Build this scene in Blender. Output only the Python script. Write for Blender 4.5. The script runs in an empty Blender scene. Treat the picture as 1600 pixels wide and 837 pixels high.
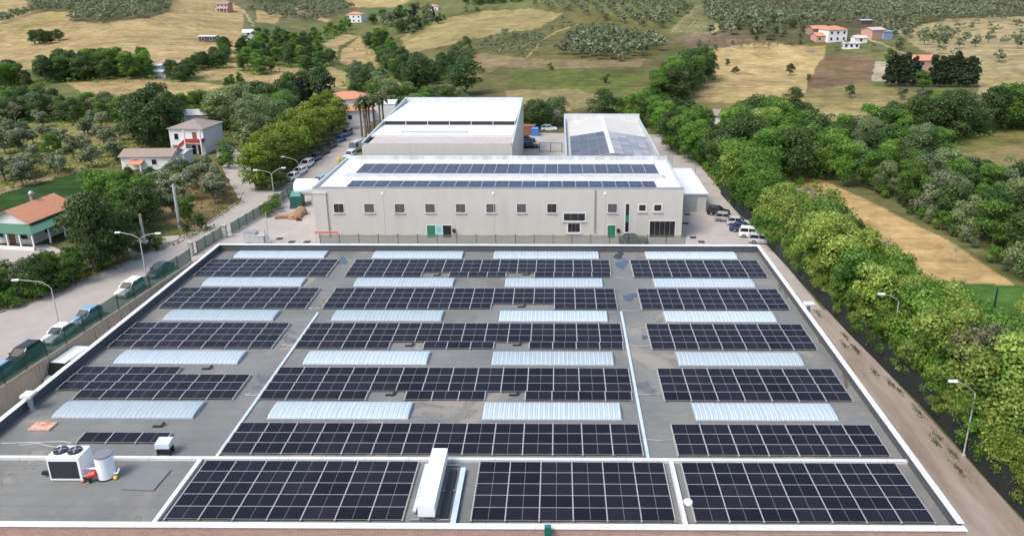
import bpy, math, random
import numpy as np
from mathutils import Vector, Matrix
rad = math.radians
S = bpy.context.scene
COL = S.collection
rng = np.random.default_rng(7)
random.seed(7)

# ------------------------------------------------------------------ camera, light, exposure
F_PX, CX, CY, HCAM = 1160.0, 864.0, 322.0, 40.0
PITCH, YAW = rad(17.47), rad(.39)
cam = bpy.data.cameras.new('camera'); camo = bpy.data.objects.new('camera', cam); COL.objects.link(camo)
camo.location = (0, 0, HCAM); camo.rotation_euler = (math.pi/2 - PITCH, 0, YAW)
cam.sensor_width = 36; cam.lens = F_PX/1600*36
cam.shift_x = (800-CX)/1600; cam.shift_y = -(418.5-CY)/1600
cam.clip_end = 8000; cam.clip_start = .5
S.camera = camo
SUN_EL, SUN_AZ = rad(56), rad(232)          # azimuth measured clockwise from +Y: light from behind the camera, left
W = bpy.data.worlds.new('World'); S.world = W; W.use_nodes = True
nt = W.node_tree; sky = nt.nodes.new('ShaderNodeTexSky'); sky.sky_type = 'NISHITA'; sky.sun_disc = False
sky.sun_elevation = SUN_EL; sky.sun_rotation = SUN_AZ; sky.air_density = 1.0; sky.dust_density = 3.0; sky.ozone_density = 1.0
bg = nt.nodes['Background']; bg.inputs['Strength'].default_value = .15
nt.links.new(sky.outputs[0], bg.inputs[0])
sl = bpy.data.lights.new('sun', 'SUN'); sl.energy = 1.5; sl.angle = rad(22); sl.color = (1, .95, .87)
so = bpy.data.objects.new('sun', sl); COL.objects.link(so)
sd = Vector((math.sin(SUN_AZ)*math.cos(SUN_EL), math.cos(SUN_AZ)*math.cos(SUN_EL), math.sin(SUN_EL)))
so.rotation_euler = sd.to_track_quat('Z', 'Y').to_euler()
S.view_settings.view_transform = 'Standard'; S.view_settings.look = 'None'
S.view_settings.exposure = 0.92; S.view_settings.gamma = 1
try: S.cycles.max_bounces = 6; S.cycles.transparent_max_bounces = 12
except Exception: pass

# ------------------------------------------------------------------ pixel -> place helpers (photo is 1600 x 837)
MR = np.array((Matrix.Rotation(YAW, 3, 'Z') @ Matrix.Rotation(math.pi/2 - PITCH, 3, 'X')))
def ray(px, py): return MR @ np.array([(px-CX)/F_PX, -(py-CY)/F_PX, -1.0])
def P(px, py, z=0.0):
    d = ray(px, py); t = (z-HCAM)/d[2]; return np.array([d[0]*t, d[1]*t, z])
def PY(px, py, Y):
    d = ray(px, py); t = Y/d[1]; return np.array([d[0]*t, Y, HCAM + d[2]*t])
def Qv(pts):
    v = (pts - np.array([0, 0, HCAM])) @ MR
    return CX + F_PX*v[:, 0]/-v[:, 2], CY - F_PX*v[:, 1]/-v[:, 2]
A_T = np.array([-1.2, -.75, -.57, -.4, -.27, -.14, .03, .2, .38, .64, 1.2])
D0_T = np.array([300, 300, 300, 320, 420, 300, 215, 225, 235, 240, 240.])
SL_T = np.array([.055, .055, .055, .052, .03, .052, .056, .056, .052, .05, .05])
def terr(x, y):
    x = np.asarray(x, float); y = np.asarray(y, float)
    a = x/np.maximum(y, 40); D = np.hypot(x, y)
    d0 = np.interp(a, A_T, D0_T); k = np.interp(a, A_T, SL_T)
    u = (D-d0)/45.0
    ramp = 45*np.where(u > 25, u, np.log1p(np.exp(np.clip(u, -30, 25))))
    w = np.clip((D-d0)/150, 0, 1)
    und = w*(3.0*np.sin(x/61+.6)*np.cos(y/83)+1.9*np.sin(x/27+y/41)+1.1*np.sin(y/23-x/35))
    z = k*np.where(ramp < 450, ramp, 450+(ramp-450)*.6) + und
    return np.where(D < 190, 0, z*np.clip((D-190)/40, 0, 1))
_A, _D0, _SL = A_T.tolist(), D0_T.tolist(), SL_T.tolist()
def terr1(x, y):
    D = math.hypot(x, y)
    if D < 190: return 0.0
    a = x/max(y, 40.0)
    if a <= _A[0]: d0, k = _D0[0], _SL[0]
    elif a >= _A[-1]: d0, k = _D0[-1], _SL[-1]
    else:
        i = 0
        while _A[i+1] < a: i += 1
        f = (a-_A[i])/(_A[i+1]-_A[i]); d0 = _D0[i]+(_D0[i+1]-_D0[i])*f; k = _SL[i]+(_SL[i+1]-_SL[i])*f
    u = (D-d0)/45.0; rp = 45*(u if u > 25 else math.log1p(math.exp(max(u, -30))))
    w = min(max((D-d0)/150, 0), 1)
    z = k*(rp if rp < 450 else 450+(rp-450)*.6)+w*(3.0*math.sin(x/61+.6)*math.cos(y/83)+1.9*math.sin(x/27+y/41)+1.1*math.sin(y/23-x/35))
    return z*min(max((D-190)/40, 0), 1)
def T(px, py):
    d = ray(px, py).tolist(); step = 1.015; t = 30/d[1]
    while t < 3000:
        if HCAM + d[2]*t < terr1(d[0]*t, d[1]*t): break
        t *= step
    a, b = t/step, t
    for _ in range(12):
        m = (a+b)/2
        if HCAM + d[2]*m < terr1(d[0]*m, d[1]*m): b = m
        else: a = m
    return np.array([d[0]*b, d[1]*b, terr1(d[0]*b, d[1]*b)])
def inpoly(px, py, poly):
    px = np.asarray(px); r = np.zeros(px.shape, bool); n = len(poly)
    for i in range(n):
        x1, y1 = poly[i]; x2, y2 = poly[(i+1) % n]
        if y1 == y2: continue
        c = ((y1 > py) != (y2 > py)) & (px < (x2-x1)*(py-y1)/(y2-y1)+x1)
        r ^= c
    return r

# ------------------------------------------------------------------ materials
MATS = {}
def mat(name, col, rough=.7, metal=0, spec=.5, var=None, scale=1.0, bump=0, alpha=None, col2=None, detail=5, stretch=None):
    """Principled material; var/scale give procedural mottling between col and col2 in object space."""
    if name in MATS: return MATS[name]
    m = bpy.data.materials.new(name); m.use_nodes = True; n = m.node_tree.nodes; l = m.node_tree.links
    b = n['Principled BSDF']; b.inputs['Roughness'].default_value = rough; b.inputs['Metallic'].default_value = metal
    b.inputs['Specular IOR Level'].default_value = spec
    b.inputs['Base Color'].default_value = (*col, 1)
    if var is not None:
        tc = n.new('ShaderNodeTexCoord'); mp = n.new('ShaderNodeMapping'); l.new(tc.outputs['Object'], mp.inputs[0])
        if stretch: mp.inputs['Scale'].default_value = stretch
        nz = n.new('ShaderNodeTexNoise'); nz.inputs['Scale'].default_value = scale; nz.inputs['Detail'].default_value = detail
        nz.inputs['Roughness'].default_value = .65
        l.new(mp.outputs[0], nz.inputs['Vector'])
        rp = n.new('ShaderNodeMapRange'); rp.inputs[1].default_value = .5-var; rp.inputs[2].default_value = .5+var
        l.new(nz.outputs['Fac'], rp.inputs[0])
        mx = n.new('ShaderNodeMix'); mx.data_type = 'RGBA'
        mx.inputs[6].default_value = (*col, 1); mx.inputs[7].default_value = (*(col2 or [c*.6 for c in col]), 1)
        l.new(rp.outputs[0], mx.inputs[0]); l.new(mx.outputs[2], b.inputs['Base Color'])
        if bump:
            bp = n.new('ShaderNodeBump'); bp.inputs['Strength'].default_value = bump; bp.inputs['Distance'].default_value = .1
            l.new(nz.outputs['Fac'], bp.inputs['Height']); l.new(bp.outputs[0], b.inputs['Normal'])
    if alpha is not None: b.inputs['Alpha'].default_value = alpha
    MATS[name] = m; return m
def nodes_of(m): return m.node_tree.nodes, m.node_tree.links, m.node_tree.nodes['Principled BSDF']
def foliage(name, c1, c2, trans=.3):
    m = bpy.data.materials.new(name); m.use_nodes = True; n, l, b = nodes_of(m)
    at = n.new('ShaderNodeAttribute'); at.attribute_name = 'tint'
    oi = n.new('ShaderNodeObjectInfo')
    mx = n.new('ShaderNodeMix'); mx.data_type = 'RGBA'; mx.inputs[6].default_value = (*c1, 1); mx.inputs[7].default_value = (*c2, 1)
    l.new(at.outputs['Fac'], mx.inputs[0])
    hs = n.new('ShaderNodeHueSaturation'); l.new(mx.outputs[2], hs.inputs['Color'])
    mr = n.new('ShaderNodeMapRange'); mr.inputs[3].default_value = .72; mr.inputs[4].default_value = 1.28
    l.new(oi.outputs['Random'], mr.inputs[0]); l.new(mr.outputs[0], hs.inputs['Value'])
    mr2 = n.new('ShaderNodeMapRange'); mr2.inputs[3].default_value = .488; mr2.inputs[4].default_value = .512
    mu = n.new('ShaderNodeMath'); mu.operation = 'MULTIPLY'; mu.inputs[1].default_value = 7.31
    fr = n.new('ShaderNodeMath'); fr.operation = 'FRACT'
    l.new(oi.outputs['Random'], mu.inputs[0]); l.new(mu.outputs[0], fr.inputs[0]); l.new(fr.outputs[0], mr2.inputs[0]); l.new(mr2.outputs[0], hs.inputs['Hue'])
    l.new(hs.outputs[0], b.inputs['Base Color']); b.inputs['Roughness'].default_value = .55; b.inputs['Specular IOR Level'].default_value = .3
    tr = n.new('ShaderNodeBsdfTranslucent'); l.new(hs.outputs[0], tr.inputs[0])
    ms = n.new('ShaderNodeMixShader'); ms.inputs[0].default_value = trans
    l.new(b.outputs[0], ms.inputs[1]); l.new(tr.outputs[0], ms.inputs[2]); l.new(ms.outputs[0], n['Material Output'].inputs[0])
    MATS[name] = m; return m

M_white = mat('white_sheet', (.66, .67, .67), .5, var=.25, scale=.35, col2=(.56, .57, .57))
M_cap = mat('white_coping', (.66, .66, .65), .5, var=.22, scale=.9, col2=(.54, .54, .52), detail=8)
M_upst = mat('bitumen_upstand', (.055, .06, .068), .8, var=.25, scale=1.5, col2=(.085, .09, .095))
M_alu = mat('aluminium', (.25, .25, .25), .55, .3)
M_rail = mat('pale_rail', (.36, .36, .345), .6, .1, var=.3, scale=1.2, col2=(.27, .27, .26))
M_galv = mat('galvanised_steel', (.42, .44, .46), .45, .6, var=.2, scale=2, col2=(.33, .35, .37))
M_tray = mat('cable_tray_metal', (.50, .60, .68), .35, .3, var=.15, scale=.8, col2=(.62, .68, .72), stretch=(1, 1, 1))
M_dark = mat('dark_metal', (.02, .021, .023), .5)
M_black = mat('black_plastic', (.012, .012, .013), .45)
M_glassd = mat('dark_glass', (.015, .018, .02), .08, spec=.6)
M_winf = mat('window_frame_white', (.62, .62, .60), .5)
M_conc = mat('pale_concrete', (.40, .39, .36), .85, var=.22, scale=.5, col2=(.33, .325, .30))
M_green = mat('green_door', (.02, .17, .10), .45)
M_teal = mat('teal_sign', (.22, .48, .47), .5)
M_red = mat('red_paint', (.55, .05, .04), .4)
M_orange = mat('rusty_orange', (.40, .09, .035), .7, var=.2, scale=2.5, col2=(.55, .42, .33))
M_bark = mat('bark', (.13, .10, .075), .9, var=.25, scale=3, col2=(.22, .18, .14), stretch=(1, 1, .3))
M_barkg = mat('grey_bark', (.27, .25, .22), .9, var=.25, scale=3, col2=(.17, .155, .13), stretch=(1, 1, .3))
M_stucco = mat('white_stucco', (.74, .73, .70), .85, var=.2, scale=.8, col2=(.62, .61, .58))
M_tile = mat('terracotta_tiles', (.50, .235, .135), .85, var=.2, scale=2, col2=(.42, .18, .10))
M_tileold = mat('weathered_tiles', (.27, .20, .155), .9, var=.25, scale=2, col2=(.24, .19, .16))
M_tilegr = mat('grey_brown_tiles', (.27, .225, .20), .9, var=.2, scale=2, col2=(.20, .17, .155))
M_pink = mat('pink_stucco', (.55, .30, .24), .85, var=.2, scale=.8, col2=(.45, .24, .19))
M_greenroof = mat('green_sheet_roof', (.045, .13, .085), .55, var=.2, scale=1, col2=(.06, .155, .10))
M_wood = mat('brown_timber', (.20, .085, .045), .7)
M_brownp = mat('brown_sacks', (.36, .20, .11), .8, var=.25, scale=3, col2=(.22, .12, .07))
M_pole = mat('pole_grey', (.50, .51, .51), .5, .3)
M_polec = mat('concrete_pole', (.50, .48, .45), .9, var=.2, scale=2, col2=(.42, .40, .37))
M_lamp = mat('lamp_head', (.72, .73, .73), .4)
M_yellow = mat('yellow_paint', (.62, .38, .03), .5)
M_tank = mat('tank_white', (.80, .81, .81), .35)

def seam_lines(m, axis, period, width, dark, phase=0.0):
    """Multiply fine straight joints into a material (sheet seams, panel joints)."""
    n, l, b = nodes_of(m)
    tc = n.new('ShaderNodeTexCoord'); sx = n.new('ShaderNodeSeparateXYZ'); l.new(tc.outputs['Object'], sx.inputs[0])
    a = n.new('ShaderNodeMath'); a.operation = 'ADD'; a.inputs[1].default_value = 1000*period + phase; l.new(sx.outputs[axis], a.inputs[0])
    mo = n.new('ShaderNodeMath'); mo.operation = 'MODULO'; mo.inputs[1].default_value = period; l.new(a.outputs[0], mo.inputs[0])
    lt = n.new('ShaderNodeMath'); lt.operation = 'LESS_THAN'; lt.inputs[1].default_value = width; l.new(mo.outputs[0], lt.inputs[0])
    mx = n.new('ShaderNodeMix'); mx.data_type = 'RGBA'; mx.blend_type = 'MULTIPLY'
    mx.inputs[7].default_value = (dark, dark, dark, 1); l.new(lt.outputs[0], mx.inputs[0])
    src = b.inputs['Base Color'].links
    if src: l.new(src[0].from_socket, mx.inputs[6])
    else: mx.inputs[6].default_value = b.inputs['Base Color'].default_value
    l.new(mx.outputs[2], b.inputs['Base Color'])
# roof felt: grey sheets with seams, pale and brown water stains of their own shape
M_deck = mat('roof_felt', (.168, .173, .163), .8, var=.18, scale=.22, col2=(.125, .129, .122), bump=.05, spec=.3)
def deck_stains():
    n, l, b = nodes_of(M_deck)
    tc = n.new('ShaderNodeTexCoord'); nz = n.new('ShaderNodeTexNoise'); nz.inputs['Scale'].default_value = .13; nz.inputs['Detail'].default_value = 7
    nz.inputs['Distortion'].default_value = 1.2; l.new(tc.outputs['Object'], nz.inputs['Vector'])
    r = n.new('ShaderNodeMapRange'); r.inputs[1].default_value = .53; r.inputs[2].default_value = .67; r.inputs[4].default_value = .7; l.new(nz.outputs['Fac'], r.inputs[0])
    mx = n.new('ShaderNodeMix'); mx.data_type = 'RGBA'; mx.inputs[7].default_value = (.265, .24, .20, 1)
    l.new(r.outputs[0], mx.inputs[0]); l.new(b.inputs['Base Color'].links[0].from_socket, mx.inputs[6])
    # rims of dried puddles: thin darker contour lines
    r2 = n.new('ShaderNodeMapRange'); r2.inputs[1].default_value = 0; r2.inputs[2].default_value = .012; r2.inputs[3].default_value = 1; r2.inputs[4].default_value = 0
    sb = n.new('ShaderNodeMath'); sb.operation = 'SUBTRACT'; sb.inputs[1].default_value = .60; l.new(nz.outputs['Fac'], sb.inputs[0])
    ab = n.new('ShaderNodeMath'); ab.operation = 'ABSOLUTE'; l.new(sb.outputs[0], ab.inputs[0]); l.new(ab.outputs[0], r2.inputs[0])
    m2 = n.new('ShaderNodeMix'); m2.data_type = 'RGBA'; m2.inputs[7].default_value = (.09, .085, .08, 1)
    ml = n.new('ShaderNodeMath'); ml.operation = 'MULTIPLY'; ml.inputs[1].default_value = .55; l.new(r2.outputs[0], ml.inputs[0])
    l.new(ml.outputs[0], m2.inputs[0]); l.new(mx.outputs[2], m2.inputs[6]); l.new(m2.outputs[2], b.inputs['Base Color'])
deck_stains(); seam_lines(M_cap, 0, 3.0, .045, .6, 1.3); seam_lines(M_cap, 1, 3.0, .045, .6, .4); seam_lines(M_deck, 1, 1.0, .035, .72); seam_lines(M_deck, 0, 7.3, .05, .8, .9)
M_facade = mat('factory_panels', (.51, .49, .445), .85, var=.25, scale=.9, col2=(.455, .44, .40), stretch=(1, 1, .25))
seam_lines(M_facade, 0, 2.4, .06, 1.09)
M_white_r = mat('white_ribbed_roof', (.66, .67, .675), .5, var=.25, scale=.2, col2=(.57, .58, .585)); seam_lines(M_white_r, 0, 1.0, .06, .93)
M_ledge = mat('pinkish_gravel_roof', (.42, .385, .36), .9, var=.2, scale=.6, col2=(.35, .32, .30)); seam_lines(M_ledge, 0, 1.2, .08, .88)
M_cream_r = mat('cream_ribbed_roof', (.50, .485, .44), .6, var=.2, scale=.3, col2=(.44, .43, .39)); seam_lines(M_cream_r, 1, 1.0, .07, .92)
def brick_mat():
    m = mat('pink_brick', (.40, .24, .19), .9); n, l, b = nodes_of(m)
    tc = n.new('ShaderNodeTexCoord'); mp = n.new('ShaderNodeMapping'); mp.inputs['Rotation'].default_value = (rad(90), 0, 0)
    l.new(tc.outputs['Object'], mp.inputs[0]); br = n.new('ShaderNodeTexBrick'); br.inputs['Scale'].default_value = 1
    br.inputs['Brick Width'].default_value = .4; br.inputs['Row Height'].default_value = .13; br.inputs['Mortar Size'].default_value = .012
    br.inputs['Color1'].default_value = (.46, .27, .21, 1); br.inputs['Color2'].default_value = (.36, .20, .155, 1); br.inputs['Mortar'].default_value = (.48, .40, .34, 1)
    l.new(mp.outputs[0], br.inputs['Vector']); l.new(br.outputs[0], b.inputs['Base Color']); return m
M_brick = brick_mat()
def retaining_mat():
    m = mat('stained_concrete', (.52, .465, .36), .9, var=.2, scale=.7, col2=(.42, .37, .29)); n, l, b = nodes_of(m)
    tc = n.new('ShaderNodeTexCoord'); mp = n.new('ShaderNodeMapping'); mp.inputs['Scale'].default_value = (3.5, 3.5, .16); l.new(tc.outputs['Object'], mp.inputs[0])
    nz = n.new('ShaderNodeTexNoise'); nz.inputs['Scale'].default_value = 1.0; nz.inputs['Detail'].default_value = 4; l.new(mp.outputs[0], nz.inputs['Vector'])
    r = n.new('ShaderNodeMapRange'); r.inputs[1].default_value = .56; r.inputs[2].default_value = .68; r.inputs[4].default_value = .7; l.new(nz.outputs['Fac'], r.inputs[0])
    mx = n.new('ShaderNodeMix'); mx.data_type = 'RGBA'; mx.inputs[7].default_value = (.12, .10, .085, 1)
    l.new(r.outputs[0], mx.inputs[0]); l.new(b.inputs['Base Color'].links[0].from_socket, mx.inputs[6]); l.new(mx.outputs[2], b.inputs['Base Color']); return m
M_retain = retaining_mat()
def cells_mat(name, c1, c2, spec=.25, rough=.22, sc=.178):
    m = mat(name, c1, rough, spec=spec); n, l, b = nodes_of(m)
    tc = n.new('ShaderNodeTexCoord'); br = n.new('ShaderNodeTexBrick'); br.offset = 0; br.inputs['Scale'].default_value = 1
    br.inputs['Brick Width'].default_value = sc; br.inputs['Row Height'].default_value = sc*.5; br.inputs['Mortar Size'].default_value = .006
    br.inputs['Color1'].default_value = (*c1, 1); br.inputs['Color2'].default_value = (*[c*1.25 for c in c1], 1); br.inputs['Mortar'].default_value = (*c2, 1)
    l.new(tc.outputs['Object'], br.inputs['Vector'])
    oi = n.new('ShaderNodeObjectInfo'); mr = n.new('ShaderNodeMapRange'); mr.inputs[3].default_value = .72; mr.inputs[4].default_value = 1.32
    l.new(oi.outputs['Random'], mr.inputs[0]); hs = n.new('ShaderNodeHueSaturation'); l.new(br.outputs[0], hs.inputs['Color']); l.new(mr.outputs[0], hs.inputs['Value'])
    l.new(hs.outputs[0], b.inputs['Base Color']); return m
M_cell = cells_mat('solar_cells', (.0094, .0086, .0122), (.0138, .0128, .0175), spec=.17)
M_cellb = cells_mat('blue_solar_cells', (.014, .017, .042), (.035, .04, .065), sc=.35)
M_cellg = cells_mat('grey_solar_cells', (.06, .064, .080), (.10, .10, .11), spec=.3, rough=.35, sc=.35)
M_cell_sheen = cells_mat('sheen_tinted_solar_cells', (.21, .21, .22), (.28, .28, .28), spec=.4, rough=.35, sc=.35)  # same panels as the grey ones; right-slope reflection is put into this paler colour
M_sky_l = mat('skylight_fibreglass', (.41, .455, .475), .4, spec=.4, var=.2, scale=1.2, col2=(.31, .39, .44), stretch=(3, .2, .2))
seam_lines(M_sky_l, 0, .38, .12, 1.22)
def unit_tone(m, lo, hi):
    n, l, b = nodes_of(m); oi = n.new('ShaderNodeObjectInfo'); mr = n.new('ShaderNodeMapRange'); mr.inputs[3].default_value = lo; mr.inputs[4].default_value = hi
    l.new(oi.outputs['Random'], mr.inputs[0]); hs = n.new('ShaderNodeHueSaturation'); l.new(b.inputs['Base Color'].links[0].from_socket, hs.inputs['Color']); l.new(mr.outputs[0], hs.inputs['Value']); l.new(hs.outputs[0], b.inputs['Base Color'])
unit_tone(M_sky_l, .82, 1.06)
M_net = mat('green_netting', (.010, .085, .062), .8, alpha=.8, var=.3, scale=.5, col2=(.018, .14, .10))
M_netg = mat('grey_green_netting', (.14, .165, .145), .8, alpha=.62, var=.3, scale=.6, col2=(.11, .13, .115))
M_netb = mat('black_netting', (.012, .017, .016), .85, alpha=.94, var=.3, scale=.4, col2=(.018, .024, .024))
M_puddle = mat('puddle_water', (.05, .062, .08), .03, spec=1.0)
M_puddled = mat('damp_felt', (.085, .085, .09), .35, spec=.4, var=.22, scale=1.6, col2=(.135, .135, .13))

# ------------------------------------------------------------------ mesh builder
class MB:
    def __init__(s): s.v = []; s.f = []; s.m = []; s.sm = []
    def poly(s, pts, mi=0, smooth=False):
        b = len(s.v); s.v += [tuple(map(float, p)) for p in pts]; s.f.append(tuple(range(b, b+len(pts)))); s.m.append(mi); s.sm.append(smooth)
    def hexa(s, c8, mi=0, skip=()):
        b = len(s.v); s.v += [tuple(map(float, p)) for p in c8]
        for k, q in enumerate([(3, 2, 1, 0), (4, 5, 6, 7), (0, 1, 5, 4), (1, 2, 6, 5), (2, 3, 7, 6), (3, 0, 4, 7)]):
            if k in skip: continue
            s.f.append(tuple(b+i for i in q)); s.m.append(mi); s.sm.append(False)
    def box(s, x0, x1, y0, y1, z0, z1, mi=0):
        s.hexa([(x0, y0, z0), (x1, y0, z0), (x1, y1, z0), (x0, y1, z0), (x0, y0, z1), (x1, y0, z1), (x1, y1, z1), (x0, y1, z1)], mi)
    def bar(s, a, b, w, h, mi=0):
        """Box beam from a to b, w wide sideways and h deep downwards from the axis centre."""
        a = Vector(a); b = Vector(b); d = (b-a).normalized(); u = Vector((0, 0, 1))
        sd = d.cross(u); sd = sd.normalized() if sd.length > 1e-4 else Vector((1, 0, 0)); up = sd.cross(d)
        sd *= w/2; up = up*h/2
        s.hexa([a-sd-up, a+sd-up, b+sd-up, b-sd-up, a-sd+up, a+sd+up, b+sd+up, b-sd+up], mi)
    def tube(s, pts, r, n=8, mi=0, cap=True):
        pts = [Vector(p) for p in pts]; rr = r if isinstance(r, (list, tuple)) else [r]*len(pts)
        base = len(s.v); ref = None
        for i, p in enumerate(pts):
            d = (pts[min(i+1, len(pts)-1)]-pts[max(i-1, 0)]).normalized()
            if ref is None: ref = d.orthogonal().normalized()
            u = (ref-d*ref.dot(d)).normalized(); v = d.cross(u); ref = u
            for k in range(n):
                a = 2*math.pi*k/n; q = p+(u*math.cos(a)+v*math.sin(a))*rr[i]; s.v.append(tuple(q))
        for i in range(len(pts)-1):
            for k in range(n):
                s.f.append((base+i*n+k, base+i*n+(k+1) % n, base+(i+1)*n+(k+1) % n, base+(i+1)*n+k)); s.m.append(mi); s.sm.append(True)
        if cap:
            e = base+(len(pts)-1)*n
            s.poly([s.v[base+k] for k in reversed(range(n))], mi); s.poly([s.v[e+k] for k in range(n)], mi)
    def cyl(s, c, r, z0, z1, n=24, mi=0): s.tube([(c[0], c[1], z0), (c[0], c[1], z1)], r, n, mi)
    def prism(s, poly, z0, z1, mi=0):
        n = len(poly); b = len(s.v)
        s.v += [(float(p[0]), float(p[1]), z0) for p in poly]+[(float(p[0]), float(p[1]), z1) for p in poly]
        s.f.append(tuple(b+i for i in reversed(range(n)))); s.m.append(mi); s.sm.append(False)
        s.f.append(tuple(b+n+i for i in range(n))); s.m.append(mi); s.sm.append(False)
        for i in range(n):
            j = (i+1) % n; s.f.append((b+i, b+j, b+n+j, b+n+i)); s.m.append(mi); s.sm.append(False)
    def mesh(s, name, mats):
        me = bpy.data.meshes.new(name); me.from_pydata(s.v, [], s.f)
        for m in (mats if isinstance(mats, (list, tuple)) else [mats]): me.materials.append(m)
        me.polygons.foreach_set('material_index', s.m); me.polygons.foreach_set('use_smooth', s.sm); me.update(); return me
    def build(s, name, mats, parent=None, loc=(0, 0, 0), rz=0):
        return link(name, s.mesh(name, mats), parent, loc, rz)
def link(name, me, parent=None, loc=(0, 0, 0), rz=0, scale=None):
    o = bpy.data.objects.new(name, me); COL.objects.link(o); o.location = tuple(map(float, loc)); o.rotation_euler = (0, 0, rz)
    if scale is not None: o.scale = scale
    if parent: o.parent = parent
    return o
def tag(o, label, cat, group=None):
    o['label'] = label; o['category'] = cat
    if group: o['group'] = group
    return o
def thing(name, label, cat, loc=(0, 0, 0), rz=0, group=None):
    o = link(name, None, None, loc, rz); return tag(o, label, cat, group)
def struct(o): o['kind'] = 'structure'; return o
def sheet(name, pts, m, z):
    b = MB(); b.poly([(p[0], p[1], z) for p in pts]); return struct(b.build(name, m))

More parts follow.
